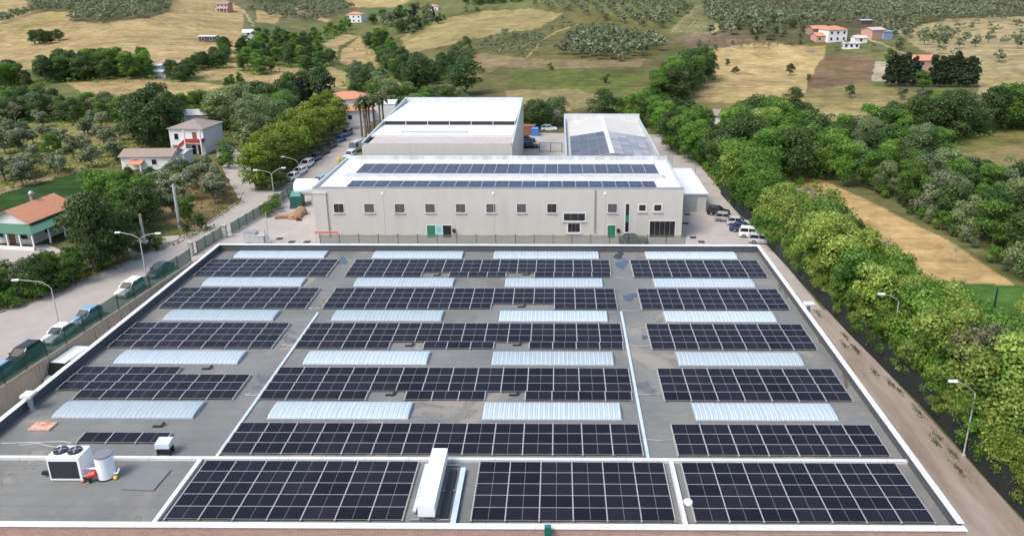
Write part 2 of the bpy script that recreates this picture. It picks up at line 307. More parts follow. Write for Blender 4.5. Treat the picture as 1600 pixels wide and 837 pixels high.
# ------------------------------------------------------------------ terrain
def wall_x(y): return -56.0+(y-64.82)*.0933          # line of the retaining wall beside the road
STRAW = (.30, .222, .108); STRAW2 = (0.296, 0.229, 0.104); DRY = (0.200, 0.159, 0.074); GRN = (0.115, 0.122, 0.037); LUSH = (0.041, 0.089, 0.018)
BROWN = (0.155, 0.107, 0.063); SOIL = (0.222, 0.174, 0.111); OLG = (.108, .102, .038); GREY = (.115, .108, .055); DK = (0.052, 0.067, 0.022)
FIELDS = [  # photo-space outlines of crops, projected on to the real terrain; later ones lie over earlier ones
 ([(-200, -60), (380, -60), (380, 60), (420, 100), (330, 108), (200, 100), (60, 108), (-200, 120)], STRAW),
 ([(-200, 30), (60, 12), (180, 8), (40, 30), (10, 42), (-200, 60)], STRAW2),
 ([(15, 55), (60, 28), (110, 20), (105, 28), (60, 40), (30, 56)], (0.266, 0.222, 0.074)),
 ([(100, -60), (275, -60), (265, 18), (240, 27), (160, 37), (104, 33), (125, 18), (50, 20), (35, -5)], GREY),
 ([(370, -60), (560, -60), (560, 15), (500, 32), (400, 35), (375, 12), (345, -5)], GREY),
 ([(400, 15), (440, 25), (430, 38), (400, 35)], STRAW), ([(460, 12), (520, 32), (510, 36), (465, 22)], STRAW),
 ([(100, 128), (160, 121), (260, 123), (380, 137), (350, 148), (200, 150), (130, 145)], STRAW),
 ([(290, 112), (400, 103), (520, 108), (560, 118), (560, 135), (400, 128), (300, 125)], STRAW),
 ([(430, 112), (515, 105), (562, 120), (555, 140), (470, 130)], STRAW),
 ([(505, 68), (540, 52), (565, 58), (600, 100), (632, 136), (612, 140), (580, 112), (545, 103), (530, 100), (515, 78)], STRAW),
 ([(525, 100), (527, 75), (548, 62), (560, 58), (552, 66), (533, 78), (532, 98), (545, 112), (538, 110)], (0.089, 0.104, 0.030)),
 ([(560, 12), (640, 8), (640, 25), (570, 28)], (0.089, 0.118, 0.044)),
 ([(530, -30), (700, -30), (620, 12), (540, 12)], STRAW2),
 ([(600, 60), (640, 40), (740, 15), (900, 12), (1060, 55), (1080, 62), (1090, 90), (1030, 120), (1015, 185), (800, 190), (655, 160), (655, 140), (740, 85), (735, 70), (650, 95)], OLG),
 ([(625, 60), (680, 32), (760, 18), (830, 14), (880, 22), (840, 45), (740, 60), (640, 85)], (0.244, 0.200, 0.089)),
 ([(655, 145), (670, 128), (745, 84), (790, 86), (800, 95), (700, 150)], (0.170, 0.130, 0.063)),
 ([(745, 84), (830, 92), (930, 95), (1010, 92), (1000, 105), (850, 108), (760, 105)], (0.185, 0.148, 0.078)),
 ([(800, 110), (870, 108), (960, 112), (1010, 118), (980, 150), (850, 140), (790, 130)], (0.096, 0.111, 0.030)),
 ([(790, 140), (900, 140), (960, 155), (880, 175), (790, 175)], (0.192, 0.159, 0.074)),
 ([(1045, 48), (1090, 8), (1165, 8), (1110, 55)], (0.200, 0.185, 0.092)),
 ([(1110, 55), (1165, 8), (1260, 0), (1290, 45), (1250, 70), (1090, 80), (1070, 62)], (0.118, 0.104, 0.056)),
 ([(1045, 58), (1085, 52), (1250, 62), (1240, 72), (1080, 76)], (0.148, 0.115, 0.070)),
 ([(1070, 160), (1085, 110), (1090, 80), (1180, 68), (1290, 72), (1285, 110), (1255, 165), (1290, 180), (1320, 200), (1200, 190)], (0.326, 0.244, 0.115)),
 ([(1010, 190), (1060, 160), (1150, 160), (1250, 175), (1260, 200), (1100, 200)], (0.185, 0.155, 0.067)),
 ([(1280, 95), (1300, 85), (1365, 88), (1375, 120), (1345, 135), (1280, 140), (1255, 168), (1262, 130)], (0.148, 0.100, 0.056)),
 ([(1262, 140), (1350, 130), (1450, 148), (1470, 160), (1440, 180), (1300, 180), (1255, 168)], (0.200, 0.167, 0.070)),
 ([(1290, 165), (1380, 155), (1450, 165), (1440, 195), (1320, 205), (1270, 190)], (0.266, 0.207, 0.092)),
 ([(1361, 126), (1368, 96), (1392, 97), (1384, 127)], (0.311, 0.274, 0.192)),
 ([(1450, 140), (1490, 140), (1480, 158), (1450, 155)], (0.081, 0.141, 0.022)),
 ([(1385, 38), (1480, 28), (1620, 20), (1700, 40), (1700, 150), (1530, 150), (1525, 100), (1440, 80)], (0.266, 0.215, 0.115)),
 ([(1090, -60), (1700, -60), (1700, 22), (1480, 30), (1430, 42), (1340, 60), (1240, 72), (1180, 60), (1100, 25)], (.088, .080, .036)),
 ([(1525, 120), (1700, 110), (1700, 160), (1560, 155)], (0.266, 0.207, 0.096)),
 ([(1445, 230), (1520, 200), (1700, 180), (1700, 255), (1480, 265)], (0.148, 0.141, 0.048)),
 ([(1470, 245), (1600, 225), (1700, 220), (1700, 258), (1480, 265)], (0.207, 0.167, 0.074)),
 ([(1222, 262), (1245, 268), (1310, 292), (1400, 335), (1480, 375), (1590, 448), (1440, 445), (1370, 400), (1310, 330), (1230, 292)], (0.370, 0.255, 0.115)),
 ([(1440, 438), (1590, 446), (1700, 470), (1700, 520), (1560, 500)], (0.052, 0.111, 0.022)),
 ([(-200, 150), (60, 160), (200, 178), (215, 215), (160, 260), (0, 300), (-200, 330)], (.19, .19, .062)),
 ([(90, 180), (215, 178), (220, 240), (170, 235), (110, 215)], (0.200, 0.178, 0.070)),
 ([(-200, 335), (0, 303), (100, 275), (142, 266), (152, 292), (80, 315), (0, 348), (-200, 390)], (.026, .062, .014)),
 ([(-200, 318), (0, 297), (90, 268), (135, 258), (143, 266), (100, 275), (0, 303), (-200, 336)], (0.281, 0.229, 0.118)),
 ([(290, 270), (345, 262), (376, 300), (370, 325), (300, 362), (265, 350), (250, 310)], (0.192, 0.141, 0.070)),
 ([(205, 380), (290, 366), (320, 350), (340, 345), (240, 395), (200, 405), (60, 440), (0, 490), (-60, 500), (-60, 420), (60, 400)], (0.133, 0.111, 0.052)),
]
def noise2(x, y, s, seed):
    r = np.random.default_rng(seed); o = np.zeros_like(x)
    for k in range(7):
        a = r.uniform(0, 6.28); w = (2*math.pi/s)*r.uniform(.5, 2.2); o += np.sin((x*math.cos(a)+y*math.sin(a))*w+r.uniform(0, 6.28)+1.5*np.sin((x*math.sin(a)-y*math.cos(a))*w*.4))
    return o/7
def make_terrain():
    al = np.concatenate([np.linspace(-1.5, -.84, 70, endpoint=False), np.linspace(-.84, .74, 820), np.linspace(.745, 1.4, 70)])
    ds = np.concatenate([[6, 14, 22], np.geomspace(30, 900, 560), np.geomspace(915, 3000, 30)])
    A, Dg = np.meshgrid(al, ds); X = A*Dg; Y = Dg.copy(); Z = terr(X, Y)
    dist = np.hypot(X, Y); w = np.clip((dist-60)/100, 0, 1)
    jx = noise2(X, Y, 18, 3); jy = noise2(X, Y, 18, 4)
    v = np.stack([X.ravel(), Y.ravel(), Z.ravel()], 1)
    px, py = Qv(v); px = px.reshape(X.shape)+jx*3.5; py = py.reshape(X.shape)+jy*1.6
    c = np.empty(X.shape+(3,)); c[:] = (.115, .12, .045)
    far = Y > 60
    for poly, col in FIELDS:
        k = inpoly(px, py, poly) & far; c[k] = col
    # tramlines, tracks and paths (real, pale or dark strips on the ground)
    for pts, wpx, col in [([(92, 82), (110, 70), (122, 68)], 1.0, (.55, .42, .22)), ([(1160, 12), (1110, 56)], 1.6, (.40, .33, .19)), ([(1050, 50), (1090, 10)], 1.4, (.38, .32, .18)),
                          ([(1340, 55), (1400, 78), (1425, 90)], 1.8, (.42, .36, .24)), ([(1375, 28), (1410, 45), (1440, 60)], 1.4, (.40, .33, .18)),
                          ([(825, 90), (850, 60), (890, 42)], 1.6, (.34, .28, .13)), ([(380, 15), (395, 40)], 1.5, (.44, .36, .2)), ([(300, 100), (325, 65)], .9, (.33, .24, .12))]:
        for (x1, y1), (x2, y2) in zip(pts, pts[1:]):
            t = np.clip(((px-x1)*(x2-x1)+(py-y1)*(y2-y1))/((x2-x1)**2+(y2-y1)**2), 0, 1)
            k = (np.hypot(px-x1-t*(x2-x1), (py-y1-t*(y2-y1))*1.6) < wpx) & far; c[k] = np.array(col)*.74
    n1 = noise2(X, Y, 55, 5); n2 = noise2(X, Y, 14, 6); n3 = noise2(X, Y, 30, 8)
    n4 = noise2(X, Y, 6, 11)
    c *= (1+.26*n1+.22*n2+.16*n4)[..., None]
    gr = np.clip(n3*1.3+.1, 0, 1)[..., None]*.35*np.clip((Y-100)/50, 0, 1)[..., None]
    c = c*(1-gr)+gr*c*np.array([.72, .95, .6])
    nr, nc = X.shape; idx = np.arange(nr*nc).reshape(nr, nc)
    fq = np.stack([idx[:-1, :-1], idx[:-1, 1:], idx[1:, 1:], idx[1:, :-1]], -1).reshape(-1, 4)
    ctr = v[fq].mean(1)
    hole = (ctr[:, 0] > wall_x(ctr[:, 1])-.1) & (ctr[:, 0] < 24.0) & (ctr[:, 1] > 24) & (ctr[:, 1] < np.where(ctr[:, 0] < -41, 99.5, 84))
    fq = fq[~hole]
    me = bpy.data.meshes.new('ground'); me.vertices.add(len(v)); me.vertices.foreach_set('co', v.ravel())
    me.loops.add(len(fq)*4); me.loops.foreach_set('vertex_index', fq.ravel())
    me.polygons.add(len(fq)); me.polygons.foreach_set('loop_start', np.arange(len(fq))*4); me.polygons.foreach_set('use_smooth', np.ones(len(fq), bool))
    me.update(calc_edges=True)
    ca = me.color_attributes.new('crop', 'FLOAT_COLOR', 'POINT')
    ca.data.foreach_set('color', np.concatenate([np.clip(c.reshape(-1, 3), .01, .8), np.ones((nr*nc, 1))], 1).ravel().astype(np.float32))
    m = bpy.data.materials.new('fields'); m.use_nodes = True; n, l, b = nodes_of(m)
    at = n.new('ShaderNodeAttribute'); at.attribute_name = 'crop'; tc = n.new('ShaderNodeTexCoord')
    nz = n.new('ShaderNodeTexNoise'); nz.inputs['Scale'].default_value = .55; nz.inputs['Detail'].default_value = 8; nz.inputs['Roughness'].default_value = .75; l.new(tc.outputs['Object'], nz.inputs['Vector'])
    mp = n.new('ShaderNodeMapping'); mp.inputs['Rotation'].default_value = (0, 0, .35); mp.inputs['Scale'].default_value = (.05, .5, 1); l.new(tc.outputs['Object'], mp.inputs[0])
    n2_ = n.new('ShaderNodeTexNoise'); n2_.inputs['Scale'].default_value = 1; n2_.inputs['Detail'].default_value = 6; n2_.inputs['Distortion'].default_value = .5; l.new(mp.outputs[0], n2_.inputs['Vector'])
    ad = n.new('ShaderNodeMath'); l.new(nz.outputs['Fac'], ad.inputs[0]); l.new(n2_.outputs['Fac'], ad.inputs[1])
    r = n.new('ShaderNodeMapRange'); n3_ = n.new('ShaderNodeTexNoise'); n3_.inputs['Scale'].default_value = .11; n3_.inputs['Detail'].default_value = 9; n3_.inputs['Roughness'].default_value = .7; n3_.inputs['Distortion'].default_value = .8; l.new(tc.outputs['Object'], n3_.inputs['Vector'])
    ad2 = n.new('ShaderNodeMath'); ad2.operation = 'MULTIPLY_ADD'; ad2.inputs[1].default_value = .9; l.new(n3_.outputs['Fac'], ad2.inputs[0]); l.new(ad.outputs[0], ad2.inputs[2])
    mlt = n.new('ShaderNodeMath'); mlt.operation = 'MULTIPLY'; mlt.inputs[1].default_value = .55; l.new(n2_.outputs['Fac'], mlt.inputs[0]); l.new(mlt.outputs[0], ad.inputs[1])
    r.inputs[1].default_value = .86; r.inputs[2].default_value = 1.6; r.inputs[3].default_value = .4; r.inputs[4].default_value = 1.55; l.new(ad2.outputs[0], r.inputs[0])
    mx = n.new('ShaderNodeVectorMath'); mx.operation = 'SCALE'; l.new(at.outputs['Color'], mx.inputs[0]); l.new(r.outputs[0], mx.inputs['Scale'])
    l.new(mx.outputs[0], b.inputs['Base Color']); b.inputs['Roughness'].default_value = .95; b.inputs['Specular IOR Level'].default_value = .1
    bp = n.new('ShaderNodeBump'); bp.inputs['Strength'].default_value = .8; bp.inputs['Distance'].default_value = .5; l.new(ad.outputs[0], bp.inputs['Height']); l.new(bp.outputs[0], b.inputs['Normal'])
    me.materials.append(m); return struct(link('ground', me))
make_terrain()

# roads, yards, lane (sheets a few mm apart)
M_road = mat('road_concrete', (.34, .315, .28), .9, var=.2, scale=.3, col2=(.275, .25, .22), bump=.05, detail=12)
M_yard = mat('yard_concrete', (.37, .34, .31), .9, var=.18, scale=.3, col2=(.29, .265, .24), detail=12)
M_lane = mat('dirt_lane', (.31, .265, .225), .95, var=.16, scale=.45, col2=(.19, .15, .12), bump=.35, stretch=(1, .18, 1), detail=12)
g = lambda *pp: [P(x, y) for x, y in pp]
sheet('yard', [(-50.5, 84.45), (33, 84.45), (32.4, 112), (31.5, 128), (30, 190), (-20, 205), (-46.5, 160), (-48, 146), (-51.5, 128), (-53.9, 101)], M_yard, .012)
sheet('road', g((-60, 520), (0, 489), (150, 430), (240, 395), (330, 347), (372, 318), (384, 302), (455, 301), (345, 371), (300, 399.5)) + [np.array([wall_x(y)-.02, y, 0]) for y in (99, 80, 60, 50)] + [P(-120, 548)], M_road, .016)
sheet('road', g((378, 303), (440, 291), (478, 268), (520, 232), (542, 207), (548, 192), (580, 192), (577, 212), (545, 240), (498, 284), (455, 302), (440, 310), (400, 318)), M_road, .020)
sheet('road', g((372, 310), (352, 272), (340, 248), (336, 228), (356, 222), (376, 240), (396, 268), (404, 300), (390, 312)), M_road, .024)
sheet('driveway', g((196, 380), (250, 370), (300, 366), (306, 372), (270, 386), (238, 400), (206, 404)), M_yard, .020)
sheet('driveway', g((150, 428), (205, 414), (232, 400), (240, 397), (240, 404), (170, 432)), M_yard, .024)
sheet('driveway', g((0, 388), (75, 382), (98, 392), (60, 408), (0, 414)), M_yard, .020)
sheet('lane', [(24.45, 20), (36.5, 20), (35.5, 50), (34.9, 64), (33.6, 84.4), (24.45, 84.4)], M_lane, .012)
sheet('corridor_floor', [(wall_x(20)-.1, 20), (-41, 20), (-41, 99.6), (wall_x(99.6)-.1, 99.6)], M_lane, -2.4)
kb = MB()
kp = g((-60, 519), (0, 488), (150, 429), (240, 394), (330, 346), (371, 317), (380, 300))
for a, b_ in zip(kp, kp[1:]): kb.bar((a[0], a[1], .06), (b_[0], b_[1], .06), .18, .14)
struct(kb.build('kerb', M_conc))

# ------------------------------------------------------------------ solar panels
PW, PD = 2.07, 1.12
def panel_mesh(name, cell, w=PW, d=PD, halves=2, fr=.024, t=.035, dv=.022):
    b = MB(); b.box(0, w, 0, d, -t, 0, 0)
    n = halves; cw = (w-2*fr-dv*(n-1))/n
    for i in range(n):
        x = fr+i*(cw+dv); b.poly([(x, fr, .003), (x+cw, fr, .003), (x+cw, d-fr, .003), (x, d-fr, .003)], 1)
    return b.mesh(name, [M_alu, cell])
ME_PANEL = panel_mesh('solar_panel', M_cell)
ME_PBLUE = panel_mesh('solar_panel', M_cellb, 2.04, 1.93, 2, .035)
ME_PGREY = panel_mesh('solar_panel', M_cellg, 1.72, 2.1, 1, .02)
ME_PSHEEN = panel_mesh('solar_panel', M_cell_sheen, 1.72, 2.1, 1, .02)
def solar_array(label, x0, ytop, cols_rows, z, px=2.1, py=1.22, tilt=rad(3.5), me=ME_PANEL, group='solar arrays on the warehouse roof', pd=PD):
    """cols_rows: list over rows from the back; each a list of (first column as float, count)."""
    if z == DZ: x0, ytop, px, py = x0*KR, ytop*KR, px*KR, py*KR
    t = thing('solar_array', label, 'solar array', (x0, ytop-py*len(cols_rows), z), 0, group)
    z0 = .15
    for r, runs in enumerate(cols_rows):
        yb = (len(cols_rows)-1-r)*py                     # local front edge of this row
        for c0, n in runs:
            for k in range(n):
                o = link('solar_panel', me, t, ((c0+k)*px, yb, z0)); o.rotation_euler = (tilt, 0, 0)
            m = MB()
            for k in range(n+1):
                x = (c0+k)*px-.02-(.03 if k == n else 0)
                m.hexa([(x-.06, yb-.04, 0), (x+.06, yb-.04, 0), (x+.06, yb+pd, 0), (x-.06, yb+pd, 0),
                        (x-.06, yb-.04, z0-.037), (x+.06, yb-.04, z0-.037), (x+.06, yb+pd, z0-.037+pd*math.tan(tilt)), (x-.06, yb+pd, z0-.037+pd*math.tan(tilt))])
                m.box(x-.06, x+.06, yb-.08, yb-.005, z0-.06, z0+.012)
                ct, st = math.cos(tilt), math.sin(tilt); zt_ = lambda yy: z0+.006+yy*math.tan(tilt)
                m.hexa([(x-.035, yb, zt_(0)), (x+.035, yb, zt_(0)), (x+.035, yb+pd, zt_(pd)), (x-.035, yb+pd, zt_(pd)), (x-.035, yb, zt_(0)+.012), (x+.035, yb, zt_(0)+.012), (x+.035, yb+pd, zt_(pd)+.012), (x-.035, yb+pd, zt_(pd)+.012)])
            zb_ = z0+pd*math.tan(tilt)
            m.box(c0*px+.05, (c0+n)*px-.09, yb+pd+.004, yb+pd+.03, zb_-.06, zb_+.004)
            m.build('mounting_rail', M_rail, t)
    return t

# ------------------------------------------------------------------ the foreground warehouse
DZ = 7.75; KR = 1.0078      # felt level; roof layout scale
XL, XR, YF, YB = -41.25, 24.40, 36.42, 84.40
wh = thing('warehouse', 'large flat-roofed warehouse in the foreground with pink brick front and grey felt roof', 'warehouse', (0, 0, 0))
b = MB(); z0 = -3.5
b.poly([(XL+.1, YF+.06, z0), (XR-.06, YF+.06, z0), (XR-.06, YF+.06, 8.34), (XL+.1, YF+.06, 8.34)], 0)
b.poly([(XR-.06, YF+.06, z0), (XR-.06, YB-.06, z0), (XR-.06, YB-.06, 8.34), (XR-.06, YF+.06, 8.34)], 1)
b.poly([(XR-.06, YB-.06, z0), (XL+.1, YB-.06, z0), (XL+.1, YB-.06, 8.34), (XR-.06, YB-.06, 8.34)], 1)
b.poly([(XL+.1, YB-.06, z0), (XL+.1, YF+.06, z0), (XL+.1, YF+.06, 8.34), (XL+.1, YB-.06, 8.34)], 1)
b.build('wall', [M_brick, M_conc], wh)
b = MB(); b.poly([(XL+.1, YF+.1, DZ), (XR-.1, YF+.1, DZ), (XR-.1, YB-.1, DZ), (XL+.1, YB-.1, DZ)])
roof = b.build('roof', M_deck, wh)
def parapet(x0, x1, y0, y1, top, cap, name='parapet', oy=.10):
    b = MB(); b.box(x0+.12, x1-.12, y0+oy, y1-.12, DZ-.3, top-.05, 0); p = b.build(name, M_upst, wh)
    c = MB(); c.box(x0, x1, y0, y1, top-.05, top, 0); c.build('coping', cap, p)
parapet(XL, XL+.42, YF+.46, YB-.46, 8.62, M_cap); parapet(XR-.42, XR, YF+.46, YB-.46, 8.58, M_cap)
parapet(XL, XR, YB-.46, YB, 8.60, M_cap); parapet(XL, XR, YF, YF+.46, 8.40, M_cap)
def kerbwall(x0, x1, y0, y1, top):
    b = MB(); b.box(x0, x1, y0, y1, DZ-.05, top, 0); b.build('roof_kerb', M_cap, wh)
kerbwall(XL+.36, XR-.2, 43.58, 43.84, DZ+.21); kerbwall(-24.80, -24.52, YF+.4, 43.55, DZ+.23); kerbwall(7.68, 7.97, YF+.4, 43.55, DZ+.23)
# barrel skylights
def skylight_mesh(L, Dp=2.3, h=.24):
    b = MB(); n = 12; ribs = int(L/.19); prof = [(Dp*.5-Dp*.5*math.cos(math.pi*i/n), .07+h*math.sin(math.pi*i/n)**.8) for i in range(n+1)]
    for r in range(ribs*2):
        xa, xb = L*r/(ribs*2), L*(r+1)/(ribs*2); da, db = (0, .032) if r % 2 == 0 else (.032, 0)
        for i in range(n):
            (ya, za), (yb, zb) = prof[i], prof[i+1]
            b.poly([(xa, ya, za+da), (xb, ya, za+db), (xb, yb, zb+db), (xa, yb, zb+da)], 0)
    for x, s in ((0, 1), (L, -1)):
        b.poly([(x, y, z) for y, z in (prof if s < 0 else prof[::-1])], 0)
    b.box(-.08, L+.08, -.08, Dp+.08, -.02, .065, 1)
    return b.mesh('skylight', [M_sky_l, M_galv])
SKM = {}
for i, yf in enumerate((80.9, 72.75, 64.58, 56.3, 48.2)):
    for x0, x1 in ((-38.0, -27.4), (-21.75, -11.2), (-7.5 if i == 0 else -5.6, 4.8), (10.4, 21.0)):
        L = round((x1-x0)*KR, 2)
        if L not in SKM: SKM[L] = skylight_mesh(L)
        link('skylight', SKM[L], wh, (x0*KR, yf*KR, DZ))
# stormwater pipe on the brick front
b = MB(); b.tube([(-.55, YF-.09, -1), (-.55, YF-.09, 8.2)], .14, 10); b.box(-.75, -.35, YF-.3, YF-.02, 8.0, 8.75, 1)
dp = b.build('downpipe', [M_dark, mat('green_hopper', (.02, .13, .11), .5)], wh)

YT = (80.35, 72.2, 64.02, 55.72, 47.62); ORD = ('back', 'second-from-back', 'middle', 'second-from-front', 'front')
gapped = [[(0, 14)], [(0, 14)], [(0, 14)], [(0, 4), (5.45, 3), (9.95, 4)]]
for i, y in enumerate(YT):
    n4 = [[(0, 7)]]*4
    where = ('nearest the far parapet', 'second counting from the far parapet', 'third counting from the far parapet', 'fourth counting from the far parapet', 'just behind the long white roof kerb')[i]
    if i < 3:
        solar_array(f'left-hand block of four by seven dark panels, {where}', -40.1+(.35 if i == 1 else 0), y, n4, DZ)
    elif i == 3:
        solar_array('dark solar block with a stepped outline on the left of the roof', -40.1, y, [[(0, 4)], [(0, 7)], [(0, 7)], [(1, 6)]], DZ)
    else:
        solar_array('short single row of three dark panels behind the white heat pump', -34.2, 46.35, [[(0, 3)]], DZ)
    mid = gapped if i != 1 else [[(0, 14)], [(0, 14)], [(0, 14)], [(0, 8), (11, 3)]]
    if i == 4: mid = [[(0, 14)]]*3
    solar_array(f'long central block with {"straight" if i == 4 else "notched"} near edge, {where}', -23.4, y, mid, DZ)
    solar_array(f'right-hand block of seven panels across, {where}', 8.4, y, n4 if i < 4 else n4[:3], DZ)
for x0, n, lb in ((-24.0, 7, 'near solar block of five by seven panels left of the white duct'), (-5.25, 6, 'near solar block of five by six panels between white duct and white roof kerb'), (8.45, 7, 'near solar block of five by seven panels in the right front roof corner')):
    solar_array(lb, x0, 43.12, [[(0, n)]]*5, DZ, px=2.085, py=1.135, tilt=rad(.6))

# cable trays, duct, plant
def tray(label, pts, w=.22, z=DZ+.02, h=.10):
    b = MB()
    for a, c in zip(pts, pts[1:]):
        b.bar((a[0], a[1], z+h/2), (c[0], c[1], z+h/2), w, h)
    return tag(b.build('cable_tray', M_tray), label, 'cable tray', 'cable trays on the warehouse roof')
tray('pale cable tray running away up the left side of the central solar blocks', [(-23.75, 43.75), (-23.75, 66.9)])
tray('pale blue cable tray running away up the right side of the central solar blocks', [(6.32, 43.75), (6.32, 67.4)])
tray('long pale cable tray along the back of the white roof kerb', [(-23.5, 43.78), (6.1, 43.78)], .18)
def cond(label, pts, r=.02):
    b = MB(); b.tube(pts, r, 6); return tag(b.build('cable_conduit', M_galv), label, 'conduit')
cond('thin grey conduit between left and central solar blocks near the far end', [(-25.3, 72.0, DZ+.03), (-23.9, 71.6, DZ+.03)])
for lb, y in (('grey conduit joining tray and right solar block in the front row', 46.1), ('grey conduit joining tray and right solar block in the fourth row', 52.2), ('grey conduit joining tray and right solar block in the third row', 60.2), ('grey conduit joining tray and right solar block in the second row', 67.6), ('grey conduit joining tray and right solar block in the back row', 76.0)):
    cond(lb, [(6.4, y+.15, DZ+.04), (7.3, y, DZ+.04), (8.4, y+.1, DZ+.05)], .035)
for lb, y in (('grey conduit with orange joint beside the stepped solar block', 52.0), ('grey conduit with orange joint beside the middle left solar block', 60.3), ('grey conduit with orange joint beside the second left solar block', 68.0)):
    o = cond(lb, [(-25.0, y, DZ+.04), (-24.4, y-.1, DZ+.04), (-23.9, y, DZ+.04)], .035)
    b = MB(); b.cyl((-24.6, y-.05), .08, DZ+.03, DZ+.16, 8); b.build('joint', M_orange, o)
# long white duct
dk = thing('ventilation_duct', 'long white sheet-metal duct raised on legs between the near solar blocks', 'duct', (-8.0, 37.35, DZ))
b = MB(); b.box(-.52, .52, .25, 5.95, .48, 1.32, 0); b.build('duct_body', M_tank, dk)
b = MB()
for y in (.4, 3.1, 5.7):
    b.box(-.48, -.36, y, y+.1, 0, .48); b.box(.36, .48, y, y+.1, 0, .48); b.box(-1.1, 1.35, y, y+.1, .05, .14)
b.build('support_frame', M_galv, dk)
b = MB(); b.poly([(.75, .6, .16), (1.2, .6, .16), (1.2, 5.2, .16), (.75, 5.2, .16)]); b.box(.72, 1.22, .55, 5.25, .10, .15); b.build('side_grille', M_dark, dk)
tray('pale blue cable tray on the right of the white duct', [(-6.35, 36.95), (-6.35, 42.6)], .34, DZ+.18, .14)
tray('narrow pale cable tray on the left of the white duct', [(-8.9, 38.3), (-8.9, 43.0)], .22, DZ+.2, .12)

p = P(105, 752, DZ)
hp = thing('heat_pump', 'white heat pump unit with two top fans and a black coil front', 'heat pump', (p[0], p[1], DZ))
b = MB(); HW, HD, HH = 2.15, 1.35, 1.85
b.box(-HW/2, HW/2, 0, HD, .12, HH); b.box(-HW/2+.1, HW/2-.1, .1, HD-.1, 0, .12); b.build('casing', M_tank, hp)
b = MB(); b.box(-HW/2+.1, HW/2-.16, -.012, .02, .26, HH-.28); b.build('coil_grille', mat('coil_black', (.018, .018, .02), .6, var=.3, scale=14, col2=(.035, .035, .037), stretch=(1, 1, .15)), hp)
for x in (-.52, .42):
    b = MB(); b.tube([(x, .72, HH), (x, .72, HH+.13)], .43, 28); b.tube([(x, .72, HH+.13), (x, .72, HH+.14)], [.44, .40], 28)
    fnn = b.build('fan', M_black, hp)
    b = MB()
    for k in range(4):
        a = k*math.pi/2+.4; b.bar((x, .72, HH+.152), (x+.38*math.cos(a), .72+.38*math.sin(a), HH+.152), .07, .015)
    b.cyl((x, .72), .1, HH+.14, HH+.165, 12); b.build('fan_blade', M_galv, fnn)
p2 = P(168, 744, DZ)
bt = thing('buffer_tank', 'white upright insulated cylinder tank with grey lid beside the heat pump', 'tank', (p2[0], p2[1], DZ))
b = MB(); b.cyl((0, 0), .55, .1, 1.72, 32); b.build('shell', M_tank, bt)
b = MB(); b.cyl((0, 0), .57, 1.72, 1.80, 32); b.build('lid', mat('grey_lid', (.16, .165, .19), .5), bt)
b = MB(); b.cyl((0, 0), .58, 0, .1, 32); b.build('plinth', M_dark, bt)
b = MB(); b.tube([(.5, -.1, .35), (.8, -.1, .35), (.85, .1, .6)], .07, 8); b.build('elbow_pipe', M_tank, bt)
b = MB(); b.tube([(.62, -.25, .12), (.82, -.25, .12)], .13, 12); b.build('brass_valve', M_yellow, bt)
pm = thing('circulation_pump', 'red circulation pump with pipes between heat pump and white tank', 'pump', (p2[0]-.75, p2[1]-.55, DZ))
b = MB(); b.tube([(-.1, 0, .5), (.35, .08, .62)], .2, 16); b.tube([(-.2, -.02, .47), (-.1, 0, .5)], .13, 12); b.build('motor', M_red, pm)
b = MB(); b.tube([(-.45, .1, .2), (-.2, 0, .35), (-.05, 0, .5)], .12, 10); b.tube([(0, -.1, 0), (0, -.1, .4)], .09, 8); b.build('pump_body', M_dark, pm)
b = MB(); b.tube([(-.85, .4, .75), (.35, .4, .75)], .07, 10); b.tube([(-.85, .2, .35), (-.45, .15, .35), (-.4, .1, .2)], .06, 8); b.build('pipe', M_tank, pm)
b = MB(); b.tube([(-.62, -.05, .05), (-.4, -.05, .18)], .09, 10); b.build('valve', M_orange, pm)
b = MB(); b.bar((p[0]-1.95, p[1]+.55, DZ+.28), (p[0]-HW/2-.02, p[1]+.55, DZ+.28), .22, .22); tag(b.build('pipe_stub', M_black), 'black insulated pipe stub on the left of the heat pump', 'pipe')
p3 = P(255, 713, DZ)
iv = thing('inverter_box', 'small pale metal box on a dark stand behind the white kerb', 'electrical box', (p3[0], p3[1]+.1, DZ))
b = MB()
for x in (-.42, .42):
    for y in (0, .5): b.box(x-.05, x+.05, y, y+.08, 0, .62)
b.box(-.4, .4, .05, .5, .1, .45); b.build('stand', M_dark, iv)
b = MB(); b.hexa([(-.5, -.1, .62), (.5, -.1, .62), (.5, .65, .62), (-.5, .65, .62), (-.5, -.05, .95), (.5, -.05, .95), (.5, .65, 1.1), (-.5, .65, 1.1)]); b.build('cover', M_tray, iv)
p4 = P(68, 667, DZ)
b = MB(); b.hexa([(p4[0]-.85, p4[1]-.5, DZ+.01), (p4[0]+.75, p4[1]-.5, DZ+.01), (p4[0]+.75, p4[1]+.5, DZ+.01), (p4[0]-.85, p4[1]+.5, DZ+.01), (p4[0]-.85, p4[1]-.5, DZ+.12), (p4[0]+.75, p4[1]-.5, DZ+.12), (p4[0]+.75, p4[1]+.5, DZ+.12), (p4[0]-.85, p4[1]+.5, DZ+.12)])
tag(b.build('roof_hatch', M_orange), 'rust red roof hatch cover with pale patches on the left of the roof', 'hatch')
b = MB(); c4 = [P(190, 765, DZ), P(240, 767, DZ), P(267, 735, DZ), P(215, 733, DZ)]
b.prism([(q[0], q[1]) for q in c4], DZ+.004, DZ+.09); tag(b.build('felt_slab', mat('slab_felt', (.16, .17, .17), .8, var=.2, scale=.6, col2=(.135, .14, .14))), 'low grey felt covered slab on the roof right of the white tank', 'slab')
p5 = P(50, 640, DZ)
